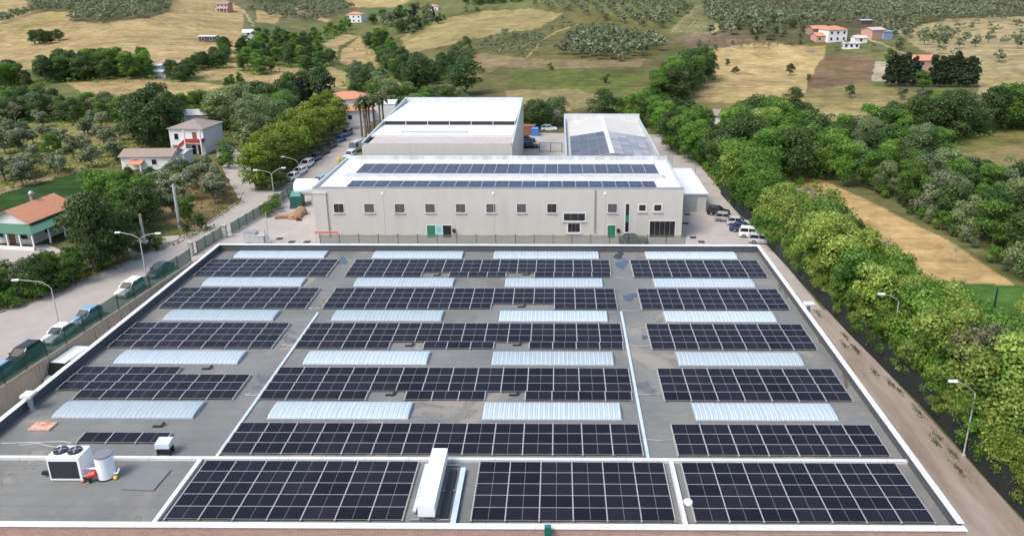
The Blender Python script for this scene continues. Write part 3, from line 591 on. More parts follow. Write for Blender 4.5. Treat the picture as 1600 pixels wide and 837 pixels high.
ch = thing('vent_chimney', 'round metal vent chimney with a white square cap at the left parapet', 'chimney', (p5[0], p5[1], DZ))
b = MB(); b.cyl((0, 0), .2, 0, 1.1, 14); b.cyl((0, 0), .36, 0, .06, 14); b.build('flue', M_galv, ch)
b = MB(); b.box(-.42, .42, -.42, .42, 1.25, 1.45); b.box(-.05, .05, -.05, .05, 1.0, 1.25); b.build('cap', M_cap, ch)
p5 = P(1262, 482, DZ)
ch = thing('vent_chimney', 'small vent with a white square cap beside the right parapet', 'chimney', (XR+.05, P(1262, 478, 8.6)[1], 7.8))
b = MB(); b.cyl((.35, 0), .16, .2, 1.0, 12); b.box(0, .4, -.06, .06, .3, .42); b.build('flue', M_galv, ch)
b = MB(); b.box(-.1, .85, -.4, .4, 1.0, 1.12); b.build('cap', M_cap, ch)
b = MB(); lp = [P(x, y, DZ+.02) for x, y in ((2, 692), (40, 691), (70, 690), (100, 689), (112, 692), (108, 697), (95, 699), (75, 696), (60, 692), (30, 695))]
b.tube(lp, .03, 6); tag(b.build('loose_cable', M_polec), 'pale loose cable looped on the felt behind the heat pump', 'cable')
vents = [(683, 431, 'in the first notch of the far central solar block'), (822, 430, 'in the right notch of the far central solar block'), (815, 480, 'in the notch of the second central solar block'),
         (640, 541, 'in the left notch of the third central solar block'), (808, 540, 'in the right notch of the third central solar block'), (610, 618, 'in the left notch of the fourth central solar block'),
         (803, 618, 'in the right notch of the fourth central solar block'), (247, 667, 'behind the short three panel row'), (323, 577, 'in the step of the left solar block')]
for x, y, wr in vents:
    q = P(x, y, DZ); b = MB()
    b.box(-.4, .28, -.05, .12, .0, .10); b.hexa([(.14, -.05, .10), (.3, -.05, .10), (.42, .3, .10), (.26, .3, .10), (.14, -.05, .15), (.3, -.05, .15), (.42, .3, .30), (.26, .3, .30)])
    tag(b.build('roof_vent', M_black, None, (q[0], q[1], DZ+.004)), 'small black wedge shaped roof vent ' + wr, 'roof vent', 'black roof vents')
def blob(pts_px, m, name, z):
    b = MB(); b.poly([P(x, y, z) for x, y in pts_px]); o = b.build(name, m); struct(o)
def ell(cx, cy, rx, ry, n=18, seed=1):
    r = random.Random(seed); ph = [r.uniform(0, 6.28) for _ in range(4)]
    q_ = [.9+.22*math.sin(2*2*math.pi*i/n+ph[0])+.16*math.sin(3*2*math.pi*i/n+ph[1])+.10*math.sin(7*2*math.pi*i/n+ph[2])+.06*math.sin(11*2*math.pi*i/n+ph[3]) for i in range(n)]
    return [(cx+rx*math.cos(2*math.pi*i/n)*q_[i], cy-ry*math.sin(2*math.pi*i/n)*q_[i]) for i in range(n)]
for k, (x, y, rx, ry, wet) in enumerate([(967, 400, 9, 6, 1), (972, 413, 9, 9, 1), (984, 464, 12, 6, 1), (535, 408, 7, 8, 1), (1007, 527, 4, 5, 1), (1007, 604, 14, 8, 0), (1018, 612, 9, 5, 0), (412, 592, 11, 9, 0), (400, 605, 6, 5, 0), (452, 530, 10, 6, 0), (1219, 445, 4, 10, 0), (456, 518, 6, 4, 0)]):
    blob(ell(x, y, rx, ry, 44, k), M_puddle if wet else M_puddled, 'puddle' if wet else 'damp_patch', DZ+.005+.001*(k % 3))
for k, (x, y, rx, ry) in enumerate([(1228, 458, 3, 8), (1282, 530, 4, 7), (1322, 592, 6, 12)]):
    blob(ell(x, y, rx, ry, 16, 40+k), mat('rust_stain', (.11, .075, .05), .9), 'damp_patch', DZ+.006)
b = MB(); q = P(1075, 786, DZ); rr = random.Random(3)
b.tube([(0, 0, 0), (.02, 0, .12), (.05, .03, .25), (.05, .05, .33)], [.28, .34, .22, .06], 10); tag(b.build('cloth_bundle', M_tank, None, (q[0], q[1], DZ)), 'crumpled white cloth bundle beside the right white roof kerb', 'cloth')

# ------------------------------------------------------------------ factory behind
FY = 110.25; FX0, FX1, FZ = -38.0, 19.45, 8.2; FYB = 129.4
fc = thing('factory', 'long pale concrete factory facade behind the warehouse with a row of square windows', 'factory', (0, FY, 0))
b = MB(); L = FYB-FY
b.poly([(FX0, 0, 0), (FX1, 0, 0), (FX1, 0, FZ), (FX0, 0, FZ)]); b.poly([(FX1, 0, 0), (FX1, L, 0), (FX1, L, FZ), (FX1, 0, FZ)])
b.poly([(FX0, L, 0), (FX0, 0, 0), (FX0, 0, FZ), (FX0, L, FZ)]); b.poly([(FX1, L, 0), (FX0, L, 0), (FX0, L, FZ), (FX1, L, FZ)])
b.build('wall', M_facade, fc)
RZ = 7.85
b = MB(); e = .3
b.poly([(FX0+e, e, RZ), (FX1-e, e, RZ), (FX1-e, L-e, RZ+.12), (FX0+e, L-e, RZ+.12)])
fr = b.build('roof', M_white_r, fc)
b = MB(); b.box(FX0-.03, FX1+.03, -.04, .3, FZ-.02, FZ+.08); b.build('coping', M_galv, fr)
vg = mat('verdigris_rail', (.40, .47, .45), .5, .3, var=.2, scale=1, col2=(.50, .54, .53))
for x0, x1 in ((FX0-.03, FX0+.3), (FX1-.3, FX1+.03)):
    b = MB(); b.box(x0, x1, .3, L-.3, RZ-.3, FZ+.12); b.build('parapet', vg, fr)
b = MB(); b.box(FX0, FX1, L-.3, L, RZ-.2, FZ+.5); b.build('parapet', mat('streaked_parapet', (.62, .63, .63), .7, var=.18, scale=.55, col2=(.36, .37, .37), stretch=(1, 1, .1)), fr)
ya, yb_ = P(800, 281, RZ)[1]-FY, P(800, 275, RZ)[1]-FY
b = MB(); xs0, xs1 = P(534, 278, RZ)[0], P(1040, 278, RZ)[0]
b.hexa([(xs0, ya, RZ), (xs1, ya, RZ), (xs1, yb_, RZ), (xs0, yb_, RZ), (xs0+.6, ya+.3, RZ+.45), (xs1-.6, ya+.3, RZ+.45), (xs1-.6, yb_-.5, RZ+.55), (xs0+.6, yb_-.5, RZ+.55)])
b.build('ridge_skylight', mat('grey_rooflight', (.36, .37, .38), .5, var=.2, scale=.7, col2=(.47, .48, .49)), fr)
def fwin(x0, y0, x1, y1, name='window', m=M_glassd, frame=.09, depth=.12, nb=1, lab=None):
    a = PY(x0, y1, FY); c = PY(x1, y0, FY); w = thing if False else None
    b = MB(); x_0, x_1, z_0, z_1 = a[0], c[0], max(a[2], .05), c[2]
    b.box(x_0, x_1, -.02, .05, z_0, z_1, 0); o = b.build(name, m, fc)
    if frame:
        f_ = MB(); t = frame
        f_.box(x_0-t, x_1+t, -.05, .04, z_1, z_1+t); f_.box(x_0-t, x_1+t, -.05, .04, z_0-t, z_0); f_.box(x_0-t, x_0, -.05, .04, z_0, z_1); f_.box(x_1, x_1+t, -.05, .04, z_0, z_1)
        f_.build('frame', M_winf, o)
        if z_0 > .5:
            s_ = MB(); s_.box(x_0-t-.08, x_1+t+.08, -.16, .03, z_0-t-.08, z_0-t); s_.build('sill', M_conc, o)
        if nb:
            g_ = MB()
            for k in range(1, nb+1):
                xx = x_0+(x_1-x_0)*k/(nb+1); g_.box(xx-.03, xx+.03, -.045, 0, z_0, z_1)
            g_.build('mullion', mat('grey_mullion', (.16, .16, .165), .5), o)
    return o
M_shut = mat('grey_blind', (.075, .075, .08), .6, var=.2, scale=2, col2=(.10, .10, .105)); seam_lines(M_shut, 2, .12, .03, .7)
for k in range(8):
    x = 522.4+47.55*k; fwin(x, 318.5, x+14, 332, m=M_shut if k not in (0, 7) else M_glassd)
fwin(881, 333.5, 914, 344.5, nb=2, frame=.18); fwin(887.5, 349, 906, 362.5, nb=2, frame=.25)
fwin(949.5, 318.5, 964, 332, m=M_shut); fwin(976.5, 318.5, 983.5, 362.5, frame=.12, nb=0)
fwin(998.5, 320, 1009, 329.5, frame=.2, nb=0); fwin(1022, 320, 1033.5, 329.5, frame=.2, nb=0)
fwin(1014.5, 345.5, 1055, 371, 'loading_door', M_glassd, .15, nb=4)
fwin(668, 352, 680, 372, 'door', M_green, .1, nb=0); fwin(692.5, 352, 705, 372, 'door', M_black, .1, nb=0); fwin(949, 352, 961.5, 372, 'door', M_green, .1, nb=0)
b = MB(); a = PY(680.5, 366, FY); c = PY(692, 352, FY); b.box(a[0], c[0], -.12, -.06, a[2], c[2]); b.box(a[0]+.2, c[0]-.2, -.13, -.115, a[2]+.35, c[2]-.15, 1); b.build('door_panel', [mat('pale_teal', (.42, .60, .58), .5), M_teal], fc)
b = MB(); a = PY(976.8, 347, FY); c = PY(983.2, 337, FY); b.box(a[0], c[0], -.04, -.015, a[2], c[2]); b.build('window_panel', M_green, fc)
for x, y in ((709.5, 360), (966, 360)):
    q = PY(x, y, FY); b = MB(); b.box(q[0]-.22, q[0]+.22, -.28, 0, q[2]-.3, q[2]+.3); b.build('wall_box', M_dark, fc)
for x0, y0, y1 in ((930, 296, 362), (494, 303, 366)):
    q0 = PY(x0, y0, FY); b = MB(); b.box(q0[0]-.09, q0[0]+.09, -.16, 0, 1.0, q0[2]); b.build('drainpipe', M_galv, fc)
# corner pier on the left of the facade
q = PY(488, 302, FY); b = MB(); b.box(FX0-.02, FX0+2.0, -.22, 0, .0, 7.3); b.box(FX0-.1, FX0+2.1, -.3, 0, 7.3, 7.5); b.build('corner_pier', M_facade, fc)
# arrays on the factory
xr0 = P(540, 293, RZ+.2)[0]; y1t = P(800, 282.6, RZ+.2)[1]
solar_array('front blue array on the white factory roof, two panels deep', xr0, y1t, [[(0, 23)], [(0, 23)]], RZ+.03, 2.11, 1.97, rad(1), ME_PBLUE, 'solar arrays on the factory roof', 1.93)
y2t = P(800, 256.5, RZ+.2)[1]; xr1 = P(564, 262, RZ+.2)[0]
solar_array('rear blue array on the white factory roof with a stepped near edge', xr1, y2t, [[(0, 24)], [(0, 24)], [(0, 24)], [(1, 17)]], RZ+.08, 2.11, 1.9, rad(0), ME_PBLUE, 'solar arrays on the factory roof', 1.93)

# rear hall on the left
HY = 132.2; HZ = 10.3
a = PY(565, 225, HY); c = PY(800, 225, HY); HX0, HX1 = a[0], c[0]; HB = 173.5
ha = thing('rear_hall', 'white roofed hall behind the factory with a black clerestory strip', 'hall', (0, HY, 0))
b = MB(); L2 = HB-HY
XB1 = PY(813, 162, HB)[0]; XB0 = PY(622, 160, HB)[0]
cs = [(HX0, 0), (HX1, 0), (HX1+.2, L2), (HX0, L2)]
for i in range(4):
    (x1, y1), (x2, y2) = cs[i], cs[(i+1) % 4]; b.poly([(x1, y1, 0), (x2, y2, 0), (x2, y2, HZ), (x1, y1, HZ)])
b.build('wall', M_facade, ha)
yl = PY(700, 213.5, HY)  # heights along the roof read as distances
d1 = P(700, 214, HZ)[1]-HY; d2 = P(700, 196, HZ)[1]-HY
b = MB(); b.poly([(HX0+1.2, .02, HZ-.02), (HX1-.1, .02, HZ-.02), (HX1-.1, d1, HZ+.0), (HX0+1.2, d1, HZ+.0)], 0); b.build('gravel_ledge', M_ledge, ha)
b = MB(); b.poly([(HX0+.3, d1+.05, HZ+.25), (HX1-.2, d1+.05, HZ+.25), (HX1-.2, d2, HZ+.1), (HX0+.3, d2, HZ+.1)]); b.box(HX0+.3, HX1-.2, d1, d1+.05, HZ-.1, HZ+.22)
lo = b.build('lower_roof', M_white_r, ha)
b = MB(); b.box(PY(633, 209, HY+d1+4)[0]-.5, HX1-9, d1+2.5, d1+3.2, HZ+.22, HZ+.5); b.build('roof_gutter', vg, lo)
b = MB(); b.box(HX0+.3, HX1-.2, d2, d2+.1, HZ+.0, HZ+.85)
cl = b.build('clerestory', M_black, ha)
b = MB()
for k in range(7):
    x = HX0+.4+(HX1-HX0-.8)*k/6; b.box(x-.06, x+.06, d2-.03, d2, HZ+.1, HZ+.8)
b.build('mullion', M_winf, cl)
b = MB(); b.box(HX0+.3, HX1-.2, d2-.05, d2+.6, HZ+.85, HZ+1.0); b.poly([(HX0+.3, d2+.6, HZ+1.0), (HX1-.2, d2+.6, HZ+1.0), (HX1-.2, L2-.3, HZ+.6), (HX0+.3, L2-.3, HZ+.6)]); b.build('upper_roof', M_white_r, ha)
b = MB(); b.box(HX0-.1, HX1+.2, L2-.3, L2, HZ-.5, HZ+1.75); b.build('parapet', mat('pale_parapet', (.62, .64, .65), .6, var=.2, scale=.8, col2=(.50, .52, .53)), ha)
for x in (HX0-.1, HX1-.12):
    b = MB(); b.hexa([(x, .0, HZ-.4), (x+.32, .0, HZ-.4), (x+.32, L2-.3, HZ-.4), (x, L2-.3, HZ-.4), (x, .0, HZ+.12), (x+.32, .0, HZ+.12), (x+.32, L2-.3, HZ+1.6), (x, L2-.3, HZ+1.6)]); b.build('parapet', vg, ha)

# rear hall on the right: gable roof with panels on both slopes
GY = 131.3; gx0 = PY(886, 250, GY)[0]; gx1 = PY(1028, 250, GY)[0]; GB = 167.0
gh = thing('gabled_hall', 'cream gable roofed hall behind the factory with panels on both slopes', 'hall', (0, GY, 0))
ez, rz_ = 7.45, 8.75; xm = (PY(957, 242, GY)[0]); L3 = GB-GY
b = MB(); b.poly([(gx0, 0, 0), (gx1, 0, 0), (gx1, 0, ez), (xm, 0, rz_-.05), (gx0, 0, ez)]); b.poly([(gx1, L3, 0), (gx0, L3, 0), (gx0, L3, ez), (xm, L3, rz_-.05), (gx1, L3, ez)])
b.poly([(gx1, 0, 0), (gx1, L3, 0), (gx1, L3, ez), (gx1, 0, ez)]); b.poly([(gx0, L3, 0), (gx0, 0, 0), (gx0, 0, ez), (gx0, L3, ez)]); b.build('wall', M_facade, gh)
b = MB(); b.poly([(gx0, -.2, ez+.02), (xm, -.2, rz_), (xm, L3, rz_), (gx0, L3, ez+.02)]); b.poly([(xm, -.2, rz_), (gx1, -.2, ez+.02), (gx1, L3, ez+.02), (xm, L3, rz_)])
gr = b.build('roof', M_cream_r, gh)
b = MB(); b.box(xm-.35, xm+.35, -.2, L3-.2, rz_-.02, rz_+.1); b.build('ridge_cap', M_white, gr)
b = MB(); b.poly([(xm-3.2, -.03, rz_-.62), (xm+3.2, -.03, rz_-.62), (xm, -.03, rz_-.12)]); b.build('gable_window', mat('pale_glass', (.42, .52, .52), .15), gh)
for x in (gx0-.32, gx1):
    b = MB(); b.box(x, x+.32, -.2, L3, ez-.4, ez+1.0); b.build('parapet', vg, gh)
b = MB(); b.box(gx0-.32, gx1+.32, L3, L3+.25, ez-.5, ez+1.9); b.build('parapet', mat('pale_parapet', (.6, .6, .6)), gh)
half = xm-gx0; sl_ = math.atan2(rz_-ez, half)
def slope_array(label, side, me):
    t = thing('solar_array', label, 'solar array', (xm, GY, rz_+.06), 0, 'solar arrays on the gabled hall'); n = 0
    t.rotation_euler = (0, -sl_ if side < 0 else sl_, 0)
    for r in range(9):
        for c_ in range(5):
            x = (.5+c_*1.76) if side > 0 else (-.5-(c_+1)*1.76)
            if c_ == 4 and abs(x) > half: continue
            link('solar_panel', me, t, (x, .1+r*2.13, .05))
slope_array('grey panel array on the left slope of the gabled hall', -1, ME_PGREY); slope_array('panel array coloured pale for its reflection on the right slope of the gabled hall', 1, ME_PSHEEN)
# roof access ladder and lattice at the right of the gabled hall
b = MB(); q = PY(1040, 245, 131)
for k in range(5): b.box(gx1+1.2+k*.35, gx1+1.26+k*.35, -.1, 0, 5.5, 8.8)
for z in (6, 7, 8, 8.75): b.box(gx1+1.2, gx1+2.7, -.12, -.06, z, z+.06)
tag(b.build('roof_ladder', M_galv, None, (0, GY, 0)), 'grey metal lattice ladder frame at the right corner of the gabled hall', 'ladder')
# small annex on the right of the factory
AX0, AX1, AY0, AY1 = FX1+.3, P(1102, 330)[0], P(1085, 331)[1], P(1085, 331)[1]+17
an = thing('annex_shed', 'low pale annex with a grey shutter on the right of the factory', 'shed', (0, AY0, 0))
b = MB(); b.box(AX0, AX1, 0, AY1-AY0, 0, 3.2); b.build('wall', M_facade, an)
b = MB(); b.box(AX0-.1, AX1+.25, -.25, AY1-AY0+.2, 3.2, 3.42); b.build('roof', M_white, an)
b = MB(); b.box(AX0+1.6, AX1-1.6, -.04, .02, .05, 2.7); b.build('shutter', mat('grey_shutter', (.30, .32, .32), .5, var=.2, scale=1, col2=(.25, .27, .27)), an)

# ------------------------------------------------------------------ cars
def car(label, loc, heading, colour, kind='hatch', group='parked cars', glass=None):
    """heading: angle of the car's nose, measured from +X. Local +X is forward."""
    Lc, Wd, Ht = dict(hatch=(3.9, 1.7, 1.5), suv=(4.3, 1.8, 1.65), sedan=(4.5, 1.76, 1.45), estate=(4.5, 1.76, 1.5), van=(5.3, 1.95, 2.35), pickup=(4.6, 1.75, 1.5))[kind]
    t = thing('van' if kind == 'van' else 'parked_car', label, 'van' if kind == 'van' else 'car', loc, heading, group)
    pm_ = mat('paint_%02x%02x%02x' % tuple(int(c_*255) for c_ in colour), colour, .28, .0, .6)
    h = Lc/2; bl = Ht*.60                    # belt line
    if kind == 'van':
        st = [(-h, .95, 1.05), (-h+.1, 1.0, 1.1), (h-1.3, 1.0, 1.1), (h-.95, .98, 1.08), (h-.15, .93, .85), (h, .80, .62)]
    else:
        hood = Ht*.56; st = [(-h, .84, Ht*.52), (-h+.15, .93, bl), (-h*.5, 1, bl), (h*.28, 1, bl), (h*.45, .98, hood+.02), (h-.25, .92, hood-.1), (h-.03, .80, hood-.28)]
    w = Wd/2; b = MB(); n0 = 0
    def ring(x, f_, z):
        return [(x, -w*f_*.94, .22), (x, -w*f_, .45), (x, -w*f_, z*.82), (x, -w*f_*.93, z), (x, w*f_*.93, z), (x, w*f_, z*.82), (x, w*f_, .45), (x, w*f_*.94, .22)]
    R_ = [ring(*s_) for s_ in st]
    for i in range(len(R_)-1):
        for k in range(8):
            k2 = (k+1) % 8; b.poly([R_[i][k], R_[i+1][k], R_[i+1][k2], R_[i][k2]], 0, False)
    b.poly(R_[0], 0); b.poly(R_[-1][::-1], 0)
    b.build('body', pm_, t)
    # greenhouse: glass band with painted roof
    if kind == 'van': gl = [(-h+.04, -h+.1, ), (h-1.25, h-1.55)]; xb0, xb1, xt0, xt1 = -h+.02, h-.85, -h+.08, h-1.55
    elif kind == 'hatch': xb0, xb1, xt0, xt1 = -h+.1, h*.42, -h+.55, h*.05
    elif kind in ('suv', 'estate'): xb0, xb1, xt0, xt1 = -h+.08, h*.42, -h+.38, h*.06
    elif kind == 'pickup': xb0, xb1, xt0, xt1 = -h*.1, h*.5, h*.0, h*.25
    else: xb0, xb1, xt0, xt1 = -h+.55, h*.40, -h+1.15, h*.04
    zb = 1.08 if kind == 'van' else bl-.01
    yb2, yt = w*.90, w*.74
    if kind == 'van': yb2, yt = w*.98, w*.86
    zt = Ht-.06
    low = [(xb0, -yb2, zb), (xb1, -yb2, zb), (xb1, yb2, zb), (xb0, yb2, zb)]; up = [(xt0, -yt, zt), (xt1, -yt, zt), (xt1, yt, zt), (xt0, yt, zt)]
    gb = MB()
    if kind == 'van':
        xs = h-2.3; f_ = (xs-xt0)/(xt1-xt0)
        vb = MB(); vb.hexa([(xb0, -yb2, zb), (xs, -yb2, zb), (xs, yb2, zb), (xb0, yb2, zb), (xt0, -yt, zt), (xs, -yt, zt), (xs, yt, zt), (xt0, yt, zt)])
        vb.build('cargo_box', pm_, t)
        gb.hexa([(xs, -yb2, zb), (xb1, -yb2*.95, zb), (xb1, yb2*.95, zb), (xs, yb2, zb), (xs, -yt*.99, zt-.02), (xt1+.1, -yt*.97, zt-.02), (xt1+.1, yt*.97, zt-.02), (xs, yt*.99, zt-.02)])
    else:
        gb.hexa(low+up)
    gb.build('window', glass or M_glassd, t)
    rb = MB(); e_ = .04
    rb.hexa([(xt0-.06, -yt-e_, zt-.02), (xt1+.08, -yt-e_, zt-.02), (xt1+.08, yt+e_, zt-.02), (xt0-.06, yt+e_, zt-.02), (xt0+.1, -yt*.9, Ht), (xt1-.12, -yt*.9, Ht), (xt1-.12, yt*.9, Ht), (xt0+.1, yt*.9, Ht)])
    def lerp(p_, q_, f_): return tuple(p_[i]+(q_[i]-p_[i])*f_ for i in range(3))
    if kind != 'van':
        for i in range(4): rb.bar(Vector(low[i])*1.003, Vector(up[i])*1.003, .09, .07)
        for s_ in (-1, 1):
            xm_ = (xb0+xb1)/2-.1; rb.bar((xm_, s_*(yb2+.004), zb), (xm_, s_*(yt+.008), zt), .08, .05)
    rb.build('car_roof', pm_, t)
    for x in (-h*.62, h*.64):
        for s_ in (-1, 1):
            wb = MB(); wb.tube([(x, s_*(w-.17), .31), (x, s_*(w+.012), .31)], .31, 18, 0); wb.tube([(x, s_*(w+.012), .31), (x, s_*(w+.02), .31)], .19, 14, 1); wb.build('wheel', [M_black, M_alu], t)
    zz = st[-1][2]
    for s_ in (-1, 1):
        hb = MB(); hb.box(h-.14, h-.015, s_*w*.48-.17, s_*w*.48+.17, zz-.17, zz-.02); hb.build('headlight', mat('headlamp', (.75, .77, .78), .1), t)
        tb = MB(); tb.box(-h-.012, -h+.1, s_*w*.66-.12, s_*w*.66+.12, .62, .86); tb.build('taillight', mat('tail_red', (.42, .02, .02), .25), t)
        mb_ = MB(); mb_.box(xb1-.45, xb1-.28, s_*(w+.1)-.09, s_*(w+.1)+.09, zb+.02, zb+.17); mb_.build('mirror', pm_, t)
    bb = MB(); bb.box(h-.05, h+.015, -w*.62, w*.62, .28, .47); bb.box(-h-.02, -h+.02, -w*.65, w*.65, .28, .45); bb.build('bumper', M_dark, t)
    pb = MB(); pb.box(h+.016, h+.022, -.25, .25, .34, .45); pb.box(-h-.028, -h-.021, -.25, .25, .47, .58); pb.build('number_plate', M_winf, t)
    return t
WHITE = (.72, .73, .73); SILV = (.42, .43, .45); BLK = (.012, .012, .014); NAVY = (.02, .04, .11); LBLUE = (.20, .34, .45); GREYC = (.10, .105, .11); TEAL = (.02, .05, .055); BLUE = (.03, .07, .22)
roadh = math.atan2(-1, -.0933)
def lc(Y, off=-2.2): return (wall_x(Y)+off, Y, .016)
gL = 'cars parked along the green fence'
for lb, pxy, colr, kd in (('black estate car parked on the road outside the green fence, behind the lower concrete wall', (42, 563), BLK, 'suv'), ('silver white car parked by the lamp post along the green fence', (88, 527), WHITE, 'sedan'),
                          ('pale blue hatchback parked along the green fence beyond the lamp post', (134, 500), LBLUE, 'hatch'), ('white sport utility car parked along the green fence beside the double lamp', (200, 457), WHITE, 'suv'),
                          ('dark teal car half hidden behind the green fence near the gate', (258, 427), TEAL, 'sedan'), ('teal car cut by the left edge of the photo outside the fence', (-8, 592), LBLUE, 'hatch')):
    Y = P(*pxy)[1]; car(lb, lc(Y), roadh, colr, kd, gL)
gR = 'cars parked under the roadside pines'
pts = [('white hatchback nearest the camera under the roadside pines', (455, 281), WHITE, 'hatch'), ('white saloon second in the line under the roadside pines', (466, 272), WHITE, 'sedan'), ('white sport utility car third in the line under the pines', (477, 261), WHITE, 'suv'),
       ('blue grey car just beyond the white cars under the pines', (491, 250), (.07, .10, .14), 'hatch'), ('black car halfway along the line under the pines', (503, 241), BLK, 'suv'), ('dark grey car before the blue one under the pines', (515, 231), (.03, .03, .035), 'estate'),
       ('dark blue car near the far end of the pine row', (530, 221), BLUE, 'hatch'), ('grey blue car at the far end of the pine row', (540, 212), (.10, .13, .17), 'suv')]
for lb, pxy, colr, kd in pts:
    q = P(*pxy); car(lb, (q[0]+.3, q[1], .03), math.atan2(-1, -.16), colr, kd, gR)
q = P(499, 287); car('light blue car parked at the left side of the factory', (q[0], q[1], .02), math.atan2(-1, -.2), LBLUE, 'hatch', 'vehicles beside the factory')
q = P(556, 236); car('grey van with white roof beside the left rear hall', (q[0], q[1], .03), math.atan2(-1, -.18), (.35, .37, .38), 'van', 'vehicles beside the factory')
q = P(547, 246); car('blue and white small car in front of the grey van', (q[0], q[1], .03), math.atan2(-1, -.18), (.45, .50, .58), 'hatch', 'vehicles beside the factory')
gP = 'cars parked by the black fence'
for lb, pxy, colr, kd in (('black hatchback nearest the annex in the row by the black fence', (1108, 335), BLK, 'hatch'), ('grey hatchback with white roof beside the black one', (1120, 345), (.30, .31, .31), 'hatch'), ('silver car third from the annex by the black fence', (1139, 352), SILV, 'hatch'),
                          ('dark blue car fourth from the annex by the black fence', (1146, 361), NAVY, 'sedan'), ('white car with black roof glass second from the warehouse', (1160, 370), WHITE, 'suv'), ('silver car closest to the warehouse parapet', (1176, 379.5), SILV, 'estate')):
    q = P(*pxy); car(lb, (q[0]+1.6, q[1], .016), rad(-14), colr, kd, gP)
q = P(989, 379); car('dark green saloon parked by the factory loading door', (q[0], 108.0, .02), 0, (.02, .03, .03), 'sedan', 'vehicles beside the factory')
q = P(827, 231); car('black car beside the left rear hall in the rear yard', (q[0], q[1], .02), 0, BLK, 'sedan', 'rear yard vehicles')
q = P(823, 222); car('dark blue pickup behind the black car in the rear yard', (q[0], q[1], .02), 0, (.03, .05, .08), 'suv', 'rear yard vehicles')
q = P(858, 204.5); car('white van at the far end of the rear yard', (q[0], q[1], .02), 0, WHITE, 'suv', 'rear yard vehicles')
q = P(95, 590, -3.5); car('white delivery van in the sunken corridor under the concrete wall', (wall_x(72)+1.5, P(95, 557, -.05)[1], -2.4), roadh, WHITE, 'van', None)

# ------------------------------------------------------------------ fences and walls
rw = MB(); ys = np.linspace(25, 102, 40)
for y1, y2 in zip(ys, ys[1:]):
    x1, x2 = wall_x(y1), wall_x(y2); rw.hexa([(x1, y1, -3.6), (x1+.35, y1, -3.6), (x2+.35, y2, -3.6), (x2, y2, -3.6), (x1, y1, .3), (x1+.35, y1, .3), (x2+.35, y2, .3), (x2, y2, .3)], skip=(0,))
rwt = thing('retaining_wall', 'long stained concrete retaining wall below the roadside green fence', 'wall', (0, 0, 0)); rw.build('wall_face', M_retain, rwt)
rc = MB()
for y1, y2 in zip(ys, ys[1:]):
    x1, x2 = wall_x(y1), wall_x(y2); rc.hexa([(x1-.06, y1, .3), (x1+.41, y1, .3), (x2+.41, y2, .3), (x2-.06, y2, .3), (x1-.06, y1, .38), (x1+.41, y1, .38), (x2+.41, y2, .38), (x2-.06, y2, .38)])
rc.build('coping', mat('wall_coping', (.42, .36, .27), .9, var=.2, scale=1, col2=(.33, .28, .21)), rwt)
def fence(label, pts, h, netm, postm, step=2.5, z=0.0, name='mesh_fence'):
    t = thing(name, label, 'fence', (pts[0][0], pts[0][1], z)); o = np.array([pts[0][0], pts[0][1]])
    nb = MB(); pm_ = None; wav = random.Random(5)
    for (x1, y1), (x2, y2) in zip(pts, pts[1:]):
        x1, y1, x2, y2 = x1-o[0], y1-o[1], x2-o[0], y2-o[1]; Ls = math.hypot(x2-x1, y2-y1); n = max(1, round(Ls/step))
        if pm_ is None:
            p_ = MB(); p_.box(-.035, .035, -.035, .035, 0, h+.08); pm_ = p_.mesh('post', postm)
        for k in range(n):
            a, b_ = k/n, (k+1)/n; xa, ya, xb, yb = x1+(x2-x1)*a, y1+(y2-y1)*a, x1+(x2-x1)*b_, y1+(y2-y1)*b_
            sg = wav.uniform(0, .10)
            for j in range(4):
                u0, u1 = j/4, (j+1)/4; f0, f1 = 4*sg*u0*(1-u0), 4*sg*u1*(1-u1)
                nb.poly([(xa+(xb-xa)*u0, ya+(yb-ya)*u0, .03), (xa+(xb-xa)*u1, ya+(yb-ya)*u1, .03), (xa+(xb-xa)*u1, ya+(yb-ya)*u1, h-f1), (xa+(xb-xa)*u0, ya+(yb-ya)*u0, h-f0)])
            link('post', pm_, t, (xa+.06, ya, 0))
        link('post', pm_, t, (x2+.06, y2, 0))
    nb.build('netting', netm, t); return t
M_postg = mat('fence_post_green', (.02, .06, .045), .6)
fence('green netted fence on top of the stained retaining wall', [(wall_x(y)+.12, y) for y in (40, 60, 80, 99)], 2.0, M_net, M_postg, 3.0, .38)
gA = [P(x, y)[:2] for x, y in ((308, 395), (347, 371))]
fence('green netted fence between the gate piers and the far warehouse corner', [tuple(gA[0]), tuple(gA[1])], 1.8, M_net, M_postg, 2.2)
gB = [P(x, y)[:2] for x, y in ((362, 366), (418, 331), (458, 305))]
fence('green netted fence along the factory yard by the road', [tuple(q) for q in gB], 1.9, M_net, M_postg, 2.2)
fence('sagging grey green net fence in front of the factory facade', [(-36.3, 106.2), (-6.5, 106.2), (19.3, 106.2)], 2.0, M_netg, M_dark, 3.0)
fence('tall black netted fence between the dirt lane and the tree belt', [(37.0, 30), (35.6, 50), (35.2, 63.4), (33.8, 78.2), (32.7, 97.8), (31.9, 112), (30.8, 135)], 2.7, M_netb, M_dark, 3.0)
